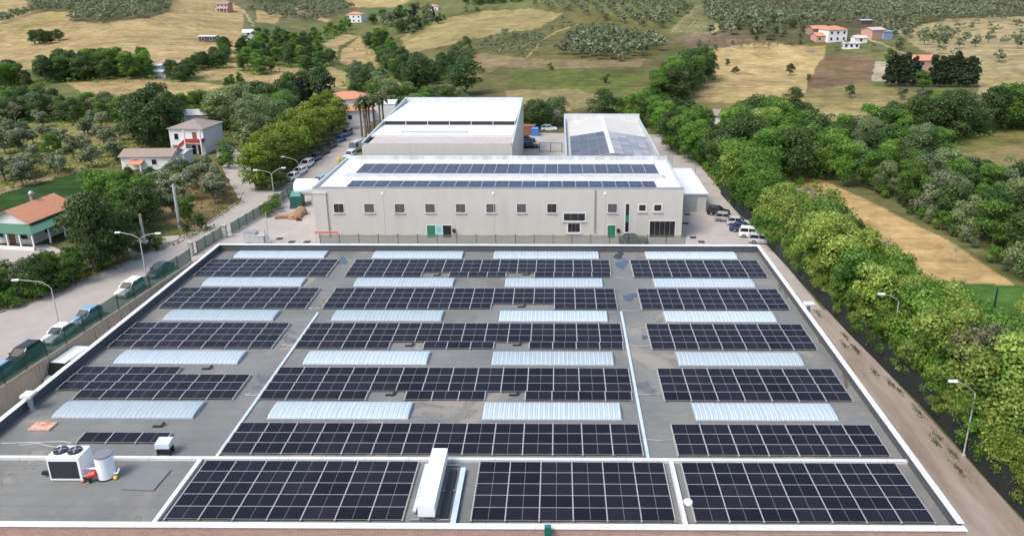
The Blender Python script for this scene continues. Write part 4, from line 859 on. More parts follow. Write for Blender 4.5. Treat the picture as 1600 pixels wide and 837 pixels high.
# gate, cabinets, odds and ends by the left gate
def gatepier(x, y, lb):
    q = P(x, y); b = MB(); b.box(-.3, .3, -.3, .3, 0, 2.0); b.box(-.36, .36, -.36, .36, 2.0, 2.12); tag(b.build('gate_pier', M_conc, None, (q[0], q[1], 0)), lb, 'gate pier', 'gate piers on the left road')
gatepier(300, 399, 'pale gate pier at the end of the retaining wall'); gatepier(352, 371, 'pale gate pier beside the corner of the warehouse')
q = P(416, 384); gt = thing('sliding_gate', 'grey sheet metal gate leaf standing in the factory yard', 'gate', (q[0], q[1], 0), rad(-62))
b = MB(); b.box(0, 6.5, -.04, .04, .1, 2.6); b.build('gate_leaf', mat('gate_grey', (.20, .215, .24), .5), gt)
b = MB()
for x in (0, 3.2, 6.4): b.box(x, x+.09, .041, .1, 0, 2.6)
b.build('gate_frame', M_galv, gt)
for x, y, w_, d_, h_, lb in ((392, 381, 1.8, 1.2, 1.8, 'grey electrical cabinet nearest the green yard fence'), (406, 383, 1.5, 1.0, 1.4, 'low pale cabinet beside the grey gate leaf')):
    q = P(x, y); cb = thing('electrical_cabinet', lb, 'cabinet', (q[0], q[1], 0)); b = MB(); b.box(-w_/2, w_/2, 0, d_, .1, h_); b.box(-w_/2-.05, w_/2+.05, -.05, d_+.05, h_, h_+.07); b.build('cabinet_body', M_galv if w_ > 1.6 else M_conc, cb)
    b = MB(); b.box(-w_/2+.08, -.03, -.03, 0, .2, h_-.1); b.box(.03, w_/2-.08, -.03, 0, .2, h_-.1); b.build('cabinet_door', M_pole, cb)
q = P(481, 322); tk = thing('storage_tank', 'white horizontal storage tank at the left corner of the factory', 'tank', (q[0]-.2, q[1]+1, 0))
b = MB(); b.tube([(-2.0, 0, 3.3), (-1.7, 0, 3.3), (1.9, 0, 3.3), (2.3, 0, 3.3)], [1.15, 1.5, 1.5, 1.1], 28); b.build('shell', M_tank, tk)
b = MB(); b.box(-1.3, -1.0, -1.2, 1.2, 0, 2.4); b.box(1.0, 1.3, -1.2, 1.2, 0, 2.4); b.build('cradle', M_conc, tk)
q = P(463, 325); sk = thing('green_skip', 'dark green container with pale green lid left of the white tank', 'container', (q[0], q[1], 0), rad(8))
b = MB(); b.hexa([(-1.0, 0, .2), (1.0, 0, .2), (1.1, 2.2, .2), (-1.1, 2.2, .2), (-1.0, -.1, 2.0), (1.0, -.1, 2.0), (1.0, 2.2, 2.1), (-1.0, 2.2, 2.1)]); b.box(-1.1, 1.1, -.5, 2.2, .02, .25); b.build('container_body', mat('skip_green', (.02, .10, .085), .5), sk)
b = MB(); b.hexa([(-.95, .1, 2.1), (.95, .1, 2.1), (.95, 2.1, 2.15), (-.95, 2.1, 2.15), (-.7, .5, 2.75), (.7, .5, 2.75), (.7, 1.9, 2.75), (-.7, 1.9, 2.75)]); b.build('lid', mat('skip_lid', (.06, .24, .20), .5), sk)
def lump(name, lb, cat, px_, py_, r, hh, m, seed):
    q = P(px_, py_); rr = random.Random(seed); b = MB(); n = 12
    prof = [(1.0, 0), (1.05, .3), (.85, .65), (.5, .9), (.12, 1.0)]
    ring = [[(r*f_*math.cos(2*math.pi*k/n)*rr.uniform(.85, 1.15), r*f_*math.sin(2*math.pi*k/n)*rr.uniform(.85, 1.15), hh*z) for k in range(n)] for f_, z in prof]
    for i in range(len(ring)-1):
        for k in range(n): b.poly([ring[i][k], ring[i][(k+1) % n], ring[i+1][(k+1) % n], ring[i+1][k]])
    b.poly(ring[-1]); tag(b.build(name, m, None, (q[0], q[1], .015)), lb, cat)
lump('sack_pile', 'orange brown covered pile beside the green container', 'pile', 471, 335, .95, 1.5, mat('ochre_tarp', (.30, .18, .10), .85, var=.25, scale=3, col2=(.22, .13, .075)), 2)
lump('sack_pile', 'low dark brown pile in front of the ochre one in the yard', 'pile', 461, 340, 1.3, 1.0, M_brownp, 3)
q = P(446, 341); pl = MB()
for k in range(4): pl.box(-1.6+.02*k, 1.3-.05*k, -.5, .5, .14*k, .14*k+.11)
tag(pl.build('timber_stack', M_brownp, None, (q[0], q[1], .02), rad(4)), 'low stack of brown boards lying in the factory yard', 'timber')
q = P(517, 366); b = MB(); b.box(-1.8, 1.8, -.05, .05, 1.9, 2.2); b.box(-1.66, -1.62, -.03, .03, 0, 1.9); b.box(1.62, 1.66, -.03, .03, 0, 1.9)
tag(b.build('height_barrier', mat('faded_red', (.62, .16, .12), .5), None, (-35.4, 106.9, .0)), 'faded red height barrier at the left end of the facade fence', 'barrier')
q = P(530, 254); b = MB(); b.tube([(0, 0, 0), (0, 0, .9), (0, 0, 1.1)], [.35, .42, .2], 12); tag(b.build('waste_bin', M_yellow, None, (q[0], q[1], .03)), 'yellow round bin on the road beside the factory', 'bin')
for k, (x, y) in enumerate(((437, 373), (456, 378), (480, 378), (468, 344), (1083, 371), (1096, 378), (1071, 349), (1074, 335))):
    q = P(x, y); b = MB(); b.tube([(0, 0, 0), (0, 0, .015)], .38, 16); b.box(-.5, .5, -.5, .5, 0, .008)
    tag(b.build('manhole_cover', M_dark, None, (q[0], q[1], .02)), 'dark drain cover set in the pale yard left of the factory' if k < 4 else 'dark drain cover set in the pale yard right of the factory', 'drain cover', 'left yard drain covers' if k < 4 else 'right yard drain covers')
# rear yard clutter
q = P(824, 212); b = MB(); b.box(-2, 2, 0, 2.4, 0, 2.4); b.box(-2.05, 2.05, -.05, 2.45, 2.4, 2.5)
for k in range(9): b.box(-1.9+k*.45, -1.75+k*.45, -.05, 0, .1, 2.3)
tag(b.build('shipping_container', mat('orange_container', (.26, .11, .06), .7), None, (q[0], q[1], .0)), 'orange container in the rear yard between the two halls', 'container')
q = P(836, 213); b = MB(); b.box(-.9, .9, 0, 1.4, 0, 1.9); b.hexa([(-.95, -.1, 1.9), (.95, -.1, 1.9), (.95, 1.5, 1.9), (-.95, 1.5, 1.9), (-.7, .2, 2.2), (.7, .2, 2.2), (.7, 1.2, 2.2), (-.7, 1.2, 2.2)]); tag(b.build('waste_bin', mat('bin_blue', (.05, .20, .50), .5), None, (q[0], q[1], 0)), 'blue lidded bin next to the orange container', 'bin')
q = P(820, 205); b = MB(); b.box(-2.2, 2.2, 0, 3, 2.6, 2.75)
for x in (-2.1, 2.0):
    for y in (.1, 2.8): b.box(x, x+.1, y, y+.1, 0, 2.6)
tag(b.build('canopy_shelter', mat('slate_canopy', (.16, .20, .23), .6), None, (q[0]+.5, q[1], 0)), 'slate grey canopy shelter behind the orange container', 'shelter')
a = P(843, 238); c = P(878, 238); b = MB()
b.bar((a[0], a[1], 2.2), (c[0], c[1], 2.2), .08, .08); b.bar((a[0], a[1], .25), (c[0], c[1], .25), .08, .08)
for f_ in (0, .5, 1): b.box(a[0]+(c[0]-a[0])*f_-.07, a[0]+(c[0]-a[0])*f_+.07, a[1]-.05, a[1]+.05, 0, 2.3)
tag(b.build('barrier_frame', M_dark), 'dark metal barrier frame closing the rear yard', 'barrier')
q = P(843, 201); lump('scrap_heap', 'reddish scrap heap at the far end of the rear yard', 'scrap heap', 842, 202, 1.6, 1.4, mat('scrap_red', (.30, .10, .07), .8, var=.3, scale=3, col2=(.40, .38, .36)), 9)

# ------------------------------------------------------------------ lamps and poles
def arm_curve(s, zt, reach, rise): return [(0, 0, zt-.9), (0, 0, zt-.35), (s*.25, 0, zt), (s*.9, 0, zt+rise*.55), (s*reach, 0, zt+rise)]
def lamp(label, x, y, zt, arms, z=0.0, ang=0, group='street lamps'):
    t = thing('street_lamp', label, 'street lamp', (x, y, z), ang, group)
    b = MB(); b.tube([(0, 0, 0), (0, 0, zt-.9), (0, 0, zt-.3)], [.085, .06, .045], 10); b.box(-.14, .14, -.14, .14, 0, .25); b.build('pole', M_pole, t)
    for s_, reach, rise in arms:
        b = MB(); b.tube(arm_curve(s_, zt, reach, rise), .035, 8); b.build('arm', M_pole, t)
        b = MB(); x0 = s_*reach; x1 = s_*(reach+.75)
        b.hexa([(min(x0, x1), -.13, zt+rise-.06), (max(x0, x1), -.13, zt+rise-.06), (max(x0, x1), .13, zt+rise-.06), (min(x0, x1), .13, zt+rise-.06), (min(x0, x1), -.09, zt+rise+.09), (max(x0, x1), -.09, zt+rise+.09), (max(x0, x1), .09, zt+rise+.09), (min(x0, x1), .09, zt+rise+.09)])
        b.build('lamp_head', M_lamp, t)
def lampH(bx, by, ty):   # height of a pole whose foot is at (bx,by) and whose top is at row ty
    q = P(bx, by); return float(PY(bx, ty, q[1])[2])
q = P(94, 514); lamp('single armed street lamp standing between the parked cars on the left road', q[0], q[1], lampH(94, 514, 446), [(-1, 3.2, .9)], ang=rad(8))
q = P(230, 440); lamp('double armed street lamp on the road near the round bend', q[0], q[1], lampH(230, 440, 371), [(-1, 2.4, .7), (1, 2.2, .6)])
q = P(430, 322); lamp('double armed street lamp at the junction by the pine row', q[0], q[1], lampH(430, 322, 270), [(-1, 2.4, .5), (1, 1.9, .9)])
q = P(469, 283); lamp('street lamp leaning over the white cars under the pines', q[0], q[1], lampH(469, 283, 252), [(-1, 2.6, .9)])
q = P(1505, 713); lamp('curved street lamp beside the black fence among the near right trees', q[0], q[1]+.0, lampH(1505, 713, 610), [(-1, 1.7, .9)])
q = P(1383, 556); lamp('street lamp half hidden in the right tree belt with only its head showing', q[0]+.6, q[1], lampH(1390, 550, 462), [(-1, 1.6, .6)])
for x, lb in ((598, 'slim lamp post before the left half of the facade'), (771, 'slim lamp post before the middle of the facade'), (946, 'slim lamp post before the right half of the facade')):
    a_ = PY(x, 304, 108.6); t = thing('lamp_post', lb, 'lamp post', (a_[0], 108.6, 0), 0, 'slim lamp posts at the facade')
    b = MB(); b.tube([(0, 0, 0), (0, 0, a_[2])], .05, 8); b.build('pole', M_pole, t)
    b = MB(); b.tube([(0, 0, a_[2]), (0, 0, a_[2]+.12), (0, 0, a_[2]+.35)], [.12, .3, .12], 12); b.build('lamp_head', M_lamp, t)
def pole(lb, bx, by, ty, r, m=M_polec, top=True, name='utility_pole'):
    q = P(bx, by); h = lampH(bx, by, ty); t = thing(name, lb, 'pole', (q[0], q[1], 0)); b = MB(); b.tube([(0, 0, 0), (0, 0, h)], [r, r*.75], 10); b.build('pole', m, t)
    if top: b = MB(); b.box(-.6, .6, -.05, .05, h-.35, h-.25); b.box(-.08, .08, -.12, .12, h-.5, h+.1); b.build('crossarm', M_galv, t)
pole('pale concrete pole standing in the olive garden', 281, 356, 288, .26); pole('pale bare concrete pole near the driveway bushes', 228, 392, 335, .24, top=False)
pole('pale utility pole behind the two storey house', 349, 192, 153, .2); pole('grey pole with a small head right of the annex', 1085, 290, 256, .13, M_pole)
pole('thin lamp pole in the factory yard near the cabinets', 420, 378, 332, .08, M_pole, False)
pole('small metal pylon at the lower edge of the straw strip', 1491, 405, 388, .08, M_pole); pole('dark post in the green field at the right', 1553, 482, 450, .12, M_dark, False)

# ------------------------------------------------------------------ houses
def house(label, loc, rz, w, d, h, roofm, wallm=None, rh=1.4, hip=False, wins=(), doors=(), chim=None, ridge='x', eave=.4, name='house', cat='house'):
    """Rectangular house, local origin at the centre of its front foot line; front faces local -Y."""
    t = thing(name, label, cat, loc, rz); wallm = wallm or M_stucco
    b = MB(); x0, x1 = -w/2, w/2
    b.poly([(x0, 0, -1.5), (x1, 0, -1.5), (x1, 0, h), (x0, 0, h)]); b.poly([(x1, 0, -1.5), (x1, d, -1.5), (x1, d, h), (x1, 0, h)])
    b.poly([(x1, d, -1.5), (x0, d, -1.5), (x0, d, h), (x1, d, h)]); b.poly([(x0, d, -1.5), (x0, 0, -1.5), (x0, 0, h), (x0, d, h)])
    if not hip:
        if ridge == 'x':
            for x in (x0, x1): b.poly([(x, 0, h), (x, d, h), (x, d/2, h+rh-.03)])
        else:
            for y in (0, d): b.poly([(x0, y, h), (x1, y, h), (0, y, h+rh-.03)])
    b.build('wall', wallm, t)
    r = MB(); e_ = eave; th = .12; k = rh/(d/2) if ridge == 'x' else rh/(w/2)
    if hip:
        i = min(w, d)*.45; zc = h-.0
        B = [(x0-e_, -e_, zc), (x1+e_, -e_, zc), (x1+e_, d+e_, zc), (x0-e_, d+e_, zc)]
        A_, C_ = ((x0+i, d/2, h+rh), (x1-i, d/2, h+rh)) if w >= d else ((0, i, h+rh), (0, d-i, h+rh))
        if w >= d: r.poly([B[0], B[1], C_, A_]); r.poly([B[1], B[2], C_]); r.poly([B[2], B[3], A_, C_]); r.poly([B[3], B[0], A_])
        else: r.poly([B[0], B[1], A_]); r.poly([B[1], B[2], C_, A_]); r.poly([B[2], B[3], C_]); r.poly([B[3], B[0], A_, C_])
        r.prism([(p_[0], p_[1]) for p_ in B], h-.12, h-.005)
    elif ridge == 'x':
        for s_, yo in ((-1, -e_), (1, d+e_)):
            zl = h-k*e_; q = [(x0-e_, yo, zl), (x1+e_, yo, zl), (x1+e_, d/2, h+rh), (x0-e_, d/2, h+rh)]
            r.hexa(q+[(p_[0], p_[1], p_[2]+th) for p_ in q])
    else:
        for xo in (x0-e_, x1+e_):
            zl = h-k*e_; q = [(xo, -e_, zl), (xo, d+e_, zl), (0, d+e_, h+rh), (0, -e_, h+rh)]
            r.hexa(q+[(p_[0], p_[1], p_[2]+th) for p_ in q])
    ro = r.build('roof', roofm, t)
    if chim:
        c_ = MB(); cx, cy, ht = chim; c_.box(cx-.3, cx+.3, cy-.3, cy+.3, h, h+rh+ht); c_.box(cx-.38, cx+.38, cy-.38, cy+.38, h+rh+ht, h+rh+ht+.12); c_.build('chimney', M_tileold, ro)
    for side, pos, zb, ww, wh_ in wins:
        fb = MB(); gb = MB()
        def bx(B_, a0, a1, z0_, z1_, o0, o1):
            if side == 'f': B_.box(a0, a1, -o1, -o0, z0_, z1_)
            elif side == 'r': B_.box(x1+o0, x1+o1, a0, a1, z0_, z1_)
            else: B_.box(x0-o1, x0-o0, a0, a1, z0_, z1_)
        bx(gb, pos-ww/2, pos+ww/2, zb, zb+wh_, -.02, .03); o = gb.build('window', M_glassd, t)
        f_ = .1; bx(fb, pos-ww/2-f_, pos-ww/2, zb-f_, zb+wh_+f_, -.01, .06); bx(fb, pos+ww/2, pos+ww/2+f_, zb-f_, zb+wh_+f_, -.01, .06)
        bx(fb, pos-ww/2, pos+ww/2, zb-f_, zb, -.01, .07); bx(fb, pos-ww/2, pos+ww/2, zb+wh_, zb+wh_+f_, -.01, .06); fb.build('frame', M_winf, o)
    for pos, ww, hh, m in doors:
        gb = MB(); gb.box(pos-ww/2, pos+ww/2, -.05, .02, 0, hh); gb.build('door', m, t)
    return t
# house with the green porch, left edge
hw = house('white house with orange tiled roof and a green sheet porch at the left edge', (-83.9, 107.2, 0), rad(-8), 6.4, 8.6, 3.75, M_tile, rh=1.65, ridge='y', wins=(('f', -2.2, 1, 1, 1.2), ('f', 1.9, .9, 1.1, 1.3), ('r', 3, 1, 1.1, 1.2), ('r', 6, 1, 1.1, 1.2)), doors=((-.3, 1.1, 2.2, M_wood),), eave=.5)
b = MB(); XP = 3.2
b.hexa([(-3.6, -2.3, 2.5), (XP+2.4, -2.3, 2.5), (XP, -.03, 3.2), (-3.2, -.03, 3.2), (-3.6, -2.3, 2.58), (XP+2.4, -2.3, 2.58), (XP, -.03, 3.28), (-3.2, -.03, 3.28)])
b.hexa([(XP+.02, -.03, 3.2), (XP+2.4, -2.3, 2.5), (XP+2.4, 6.5, 2.5), (XP+.02, 6.5, 3.2), (XP+.02, -.03, 3.28), (XP+2.4, -2.3, 2.58), (XP+2.4, 6.5, 2.58), (XP+.02, 6.5, 3.28)])
b.build('porch_roof', M_greenroof, hw)
for x, y in ((-3.3, -2.1), (-1.2, -2.1), (1.0, -2.1), (3.2, -2.1), (5.35, -2.1), (5.35, 1.0), (5.35, 4.0), (5.35, 6.3)):
    b = MB(); b.box(x-.1, x+.1, y-.1, y+.1, 0, 2.5); b.build('porch_post', M_stucco if x > -3 else M_dark, hw)
b = MB(); b.box(-3.5, 5.5, -2.4, -2.22, 0, .55); b.build('porch_wall', M_stucco, hw)
b = MB(); b.box(-.7, -.2, 5.0, 5.5, 4.4, 6.2, 0); b.tube([(-.45, 5.25, 6.2), (-.45, 5.25, 6.35), (-.45, 5.25, 6.7), (-.45, 5.25, 6.95)], [.2, .42, .42, .15], 12, 1); b.build('chimney', [M_tileold, M_galv], hw)
# two storey house with red balcony
q = P(296, 242); h2 = house('two storey white house with grey brown roof and a red balcony', (q[0]-.6, q[1]+1.0, 0), rad(-5), 8.2, 8.5, 5.9, M_tilegr, rh=1.5, hip=True, wins=(('f', -2.4, 3.3, .95, 1.4),), doors=((3.0, 1.0, 2.1, M_dark), (1.5, .9, 2.1, M_black)))
b = MB(); b.box(.4, 4.3, -1.5, 0, 2.75, 2.95); b.build('balcony_slab', M_stucco, h2)
b = MB(); b.box(.4, 4.3, -1.55, -1.45, 2.95, 3.85); b.box(4.22, 4.32, -1.45, 0, 2.95, 3.85); b.build('balcony_rail', mat('balcony_red', (.36, .03, .03), .5), h2)
b = MB(); b.box(4.1, 4.35, -1.6, -1.35, 0, 5.9); b.box(.3, .52, -1.6, -1.35, 0, 5.9); b.build('porch_post', M_stucco, h2)
b = MB(); b.box(1.5, 2.5, -.06, .02, 2.97, 5.1); b.build('door', M_wood, h2)
b = MB()
for k in range(9): b.box(-2.7+k*.34, -2.36+k*.34, -1.35, -.1, 0, .3+.31*k)
b.build('stair', M_stucco, h2)
b = MB(); b.hexa([(-2.8, -1.45, .3), (.4, -1.45, 2.95), (.4, -1.37, 2.95), (-2.8, -1.37, .3), (-2.8, -1.45, 1.2), (.4, -1.45, 3.85), (.4, -1.37, 3.85), (-2.8, -1.37, 1.2)]); b.build('stair_rail', mat('balcony_red', (.36, .03, .03)), h2)
q = P(291, 214); house('small shed with a pale grey pitched roof behind the two storey house', (q[0]+.3, q[1]+6, 0), rad(10), 6, 5.5, 4.6, mat('pale_shed_roof', (.45, .43, .40), .8, var=.2, scale=1, col2=(.38, .36, .33)), rh=.9, name='shed', cat='shed')
q = P(229, 266); h3 = house('low long white cottage with weathered tiles and a chimney', (q[0], q[1]+.5, 0), rad(3), 10.5, 5.5, 2.9, M_tileold, rh=1.0, wins=(('f', -2.2, 1.1, 1.0, 1.1), ('f', 1.6, 1.1, 1.0, 1.1)), chim=(4.6, 3.8, .4))
b = MB(); b.hexa([(-3.4, -1.9, 1.5), (-.4, -1.9, 1.5), (-.4, -.05, 2.0), (-3.4, -.05, 2.0), (-3.4, -1.9, 1.6), (-.4, -1.9, 1.6), (-.4, -.05, 2.1), (-3.4, -.05, 2.1)]); b.build('porch_roof', M_tile, h3)
b = MB(); b.box(-.7, -.45, -1.8, -1.55, 0, 1.5); b.box(-3.35, -3.1, -1.8, -1.55, 0, 1.5); b.build('porch_post', M_stucco, h3)
q = P(265, 262); house('flat roofed pale lean-to between the cottage and the two storey house', (q[0]+.4, q[1]+1.2, 0), rad(3), 4.8, 4.5, 2.7, mat('lean_grey', (.40, .39, .37), .8), rh=.25, eave=.2, name='outbuilding', cat='outbuilding')
# orange roofed house behind the pines
q = P(552, 186); h4 = house('white house with bright orange roofs behind the palm trees', (q[0]-3, q[1]+8, 0), rad(18), 11.5, 9, 4.4, M_tile, rh=1.7, hip=True, wins=(('f', 3, 2.2, 1, 1.3), ('f', 6, 2.2, 1, 1.3), ('r', 5, 2.2, 1, 1.3)))
q = P(556, 196); house('low front wing with orange roof in front of the orange roofed house', (q[0]-.5, q[1]+4, 0), rad(18), 9, 6, 3.4, M_tile, rh=1.2, hip=True, wins=(('f', -2, 1, 1, 1.2), ('f', 2, 1, 1, 1.2)), name='house_wing', cat='house')
q = P(598, 192); house('plain white flat block right of the orange roofed house', (q[0], q[1]+3, 0), rad(6), 6, 8, 4.6, mat('flat_pale', (.6, .59, .56), .8), rh=.2, eave=.1, name='outbuilding', cat='outbuilding')
def far_house(label, px_, py_, rz, w, d, h, roofm, wallm=None, rh=1.3, hip=False, nw=2, name='house', cat='house', floors=1):
    q = T(px_, py_); ww = []
    for f_ in range(floors):
        for k in range(nw): ww.append(('f', -w/2+w*(k+.5)/nw, 1.0+f_*2.8, min(1.1, w/nw*.45), 1.2))
    return house(label, (q[0], q[1], q[2]-.1), rz, w, d, h, roofm, wallm, rh, hip, tuple(ww), eave=.35, name=name, cat=cat)
o = far_house('pink farmhouse with brown roof and porch on the golden hill', 348, 19, rad(-5), 8.5, 7, 5.6, M_tilegr, M_pink, nw=3, floors=2)
b = MB(); b.box(-4, 4.5, -2.2, -.1, 2.6, 2.75)
for x in (-3.8, -1, 1.8, 4.3): b.box(x-.12, x+.12, -2.1, -1.85, 0, 2.6)
b.build('porch', M_stucco, o)
far_house('dark shed with a pale flat roof at the edge of the golden field', 324, 66, 0, 8, 5, 2.8, mat('pale_sheet', (.62, .65, .68), .5), mat('dark_wall', (.10, .075, .06), .9), .3, nw=2, name='shed', cat='shed')
far_house('white house among the trees at the end of the golden field', 398, 66, rad(15), 11, 8, 5, mat('pale_roof', (.55, .55, .54), .6), nw=2, floors=2)
far_house('small pinkish cottage under dark trees on the left', 405, 84, rad(-10), 7, 6, 3, M_tilegr, M_pink, nw=2)
far_house('low shack with reddish grey roof beside the hedge trees', 274, 111, rad(6), 11, 6, 3, mat('shack_roof', (.32, .22, .20), .9), M_pink, 1.0, nw=2, name='shack', cat='shack')
far_house('white sheet metal shed left of the reddish shack', 246, 121, rad(-12), 7, 4, 2.2, M_white, M_white, .4, nw=0, name='shed', cat='shed')
far_house('small white lean-to behind the white sheet shed', 240, 112, rad(-6), 6, 4, 2.4, M_white, M_stucco, .4, nw=1, name='shed', cat='shed')
far_house('white two storey house with red roof in the valley', 553, 36, rad(-8), 12, 10, 6.2, M_tile, rh=1.6, hip=True, nw=3, floors=2)
far_house('tiny white house with red roof beside a dark cypress', 676, 18, 0, 9, 7, 4, M_tile, rh=1.4, hip=True, nw=2)
far_house('low white cottage with brown roof deep in the right tree belt', 1090, 198, rad(-12), 11.5, 6, 3.3, M_tilegr, rh=1.1, nw=2)
far_house('white villa with red hip roof on the right hillside', 1308, 66, rad(14), 10, 8.5, 5.8, M_tile, rh=1.6, hip=True, nw=3, floors=2)
far_house('pink side wing left of the white villa', 1285, 66, rad(8), 6.5, 6, 3, M_tile, M_pink, nw=2, name='annex', cat='house')
far_house('old barn with red roof behind the pink wing', 1282, 56, rad(18), 9, 6, 3.4, M_tile, M_tileold, nw=1, name='barn', cat='barn')
far_house('low pale shed with columns below the white villa', 1330, 77, rad(-4), 7, 4, 2.6, mat('grey_sheet', (.42, .43, .44), .6), nw=3, rh=.4, name='shed', cat='shed')
far_house('small white hut with pinkish roof right of the villa', 1345, 68, rad(5), 6, 4.5, 2.6, mat('pink_roof', (.55, .40, .36), .8), nw=1, rh=.9, name='hut', cat='hut')
far_house('pink barn with a blue side wall up the right track', 1372, 62, rad(24), 8.5, 7, 4.6, mat('barn_roof', (.42, .38, .35), .7), M_pink, 1.0, nw=0, name='barn', cat='barn')
far_house('lean-to with blue sheet wall attached right of the pink barn', 1387, 62, rad(20), 5.5, 6, 3.8, mat('blue_sheet', (.24, .30, .40), .5), mat('blue_wall', (.25, .33, .46), .6), .3, nw=0, name='outbuilding', cat='outbuilding')
far_house('dark open shed above the pink barn on the hillside', 1354, 39, rad(10), 7, 5, 2.5, mat('slate_sheet', (.30, .34, .40), .6), mat('dark_wall', (.10, .075, .06)), .5, nw=0, name='shed', cat='shed')
far_house('pink house with terracotta roof behind the dark conifer hedge', 1440, 118, rad(6), 11, 8, 5.6, M_tile, M_pink, rh=1.5, nw=3, floors=2)
q = T(1269, 81); b = MB()
for k in range(14):
    a = random.uniform(0, 6.28); r_ = random.uniform(0, 2.2); s_ = random.uniform(.4, .9); b.hexa([(r_*math.cos(a)*1.4+dx*s_, r_*math.sin(a)+dy*s_, dz) for dz in (-.3, s_*.9) for dx, dy in ((-1, -.8), (.9, -1), (1, .9), (-.8, 1))])
tag(b.build('rock_pile', mat('grey_rock', (.24, .21, .18), .9), None, q), 'grey pile of rubble at the top of the straw field', 'rock pile')

# ------------------------------------------------------------------ vegetation
KEEP_CLEAR = [[(1222, 262), (1270, 276), (1318, 291), (1413, 341), (1484, 384), (1590, 446), (1466, 428), (1430, 380), (1388, 354), (1342, 318), (1300, 298), (1240, 280)], [(1515, 452), (1640, 462), (1640, 500), (1560, 482)], [(1066, 178), (1122, 188), (1122, 203), (1066, 196)]]
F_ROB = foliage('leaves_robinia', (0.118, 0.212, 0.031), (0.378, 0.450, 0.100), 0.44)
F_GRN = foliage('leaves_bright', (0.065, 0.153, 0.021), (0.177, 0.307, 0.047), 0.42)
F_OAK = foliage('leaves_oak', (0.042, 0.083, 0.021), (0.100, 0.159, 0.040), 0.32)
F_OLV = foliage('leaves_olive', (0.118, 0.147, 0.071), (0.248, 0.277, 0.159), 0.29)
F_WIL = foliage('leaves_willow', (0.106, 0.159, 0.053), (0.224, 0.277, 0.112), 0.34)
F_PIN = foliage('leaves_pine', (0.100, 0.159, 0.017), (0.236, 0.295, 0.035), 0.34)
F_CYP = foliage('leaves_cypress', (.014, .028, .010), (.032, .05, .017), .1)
F_VIN = foliage('leaves_vine', (.12, .15, .05), (.20, .21, .09), .25)
F_DRY = foliage('leaves_dry', (.14, .125, .07), (.24, .21, .13), .2)
def leaves(rg, pts, nrm, size, rnd=.55):
    n = len(pts)
    nn = nrm+rg.normal(0, rnd, (n, 3)); nn /= np.linalg.norm(nn, axis=1)[:, None]+1e-9
    t = rg.normal(0, 1, (n, 3)); u = np.cross(nn, t); u /= np.linalg.norm(u, axis=1)[:, None]+1e-9; v = np.cross(nn, u)
    s = (size*rg.uniform(.6, 1.35, n))[:, None]
    q = np.stack([pts-u*s, pts-v*s*.62, pts+u*s, pts+v*s*.62+nn*s*.12], 1)
    return q.reshape(-1, 3)
def lobes_crown(rg, w, h, z0, nl, shape='round'):
    L = []
    for _ in range(nl):
        a = rg.uniform(0, 6.283); t = rg.uniform(0, 1)
        if shape == 'round': prof = math.sin(math.pi*(.15+.78*t))**.7
        elif shape == 'column': prof = 1-.7*t**1.6
        elif shape == 'flat': prof = .6+.4*math.sin(math.pi*t)
        else: prof = math.sin(math.pi*(.1+.85*t))**.8
        rr = w/2*prof*rg.uniform(.2, .8)*(1.22 if rg.random() < .18 else 1); lr = w*rg.uniform(.11, .24)
        L.append((rr*math.cos(a), rr*math.sin(a), z0+(h-z0)*(.10+.82*t), lr, lr*rg.uniform(.65, .9)))
    return L
def crown_points(rg, L, n):
    wts = np.array([l[3]**2 for l in L]); k = rg.choice(len(L), n, p=wts/wts.sum()); Lc_ = np.array(L)[k]
    d = rg.normal(0, 1, (n, 3)); d /= np.linalg.norm(d, axis=1)[:, None]
    d[:, 2] = np.where(d[:, 2] < -.35, -d[:, 2], d[:, 2])
    r = rg.uniform(.62, 1.08, n)[:, None]
    return Lc_[:, :3]+d*r*np.stack([Lc_[:, 3], Lc_[:, 3], Lc_[:, 4]], 1), d, k
def leaf_mesh(name, verts, tint, m):
    n = len(verts)//4; me = bpy.data.meshes.new(name); me.vertices.add(len(verts)); me.vertices.foreach_set('co', verts.ravel())
    me.loops.add(n*4); me.loops.foreach_set('vertex_index', np.arange(n*4)); me.polygons.add(n); me.polygons.foreach_set('loop_start', np.arange(n)*4)
    me.update(calc_edges=True); at = me.attributes.new('tint', 'FLOAT', 'FACE'); at.data.foreach_set('value', tint.astype(np.float32)); me.materials.append(m); return me
def trunk_mb(rg, w, h, z0, L, r0, nl=6):
    b = MB(); lean = rg.normal(0, .03*h, 2); top = (lean[0], lean[1], z0+(h-z0)*.45)
    b.tube([(0, 0, -.4), (lean[0]*.3, lean[1]*.3, z0*.6), top], [r0*1.25, r0*.85, r0*.4], 7)
    for l_ in L[:nl]:
        s = (lean[0]*.4, lean[1]*.4, z0*rg.uniform(.6, 1.1)); m_ = ((s[0]+l_[0])*.45, (s[1]+l_[1])*.45, (s[2]+l_[2])*.55)
        b.tube([s, m_, (l_[0], l_[1], l_[2]+l_[4]*.3)], [r0*.5, r0*.33, r0*.10], 5, cap=False)
    return b
TPL = {}
def tree_templates(kind, fol, w, h, z0, nl, n, size, shape, r0, bark, variants, rnd=.55, nlimb=6):
    out = []
    for v in range(variants):
        rg = np.random.default_rng(hash(kind) % 1000+v*17+3 if False else sum(map(ord, kind))*13+v*17)
        L = lobes_crown(rg, w, h, z0, nl, shape); p_, d, k = crown_points(rg, L, n)
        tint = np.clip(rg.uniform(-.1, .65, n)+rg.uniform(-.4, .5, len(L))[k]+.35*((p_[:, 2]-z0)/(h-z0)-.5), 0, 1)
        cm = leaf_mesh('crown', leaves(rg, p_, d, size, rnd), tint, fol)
        tm = trunk_mb(rg, w, h, z0, L, r0, nlimb).mesh('trunk', bark)
        out.append((cm, tm))
    TPL[kind] = dict(v=out, w=w, h=h)
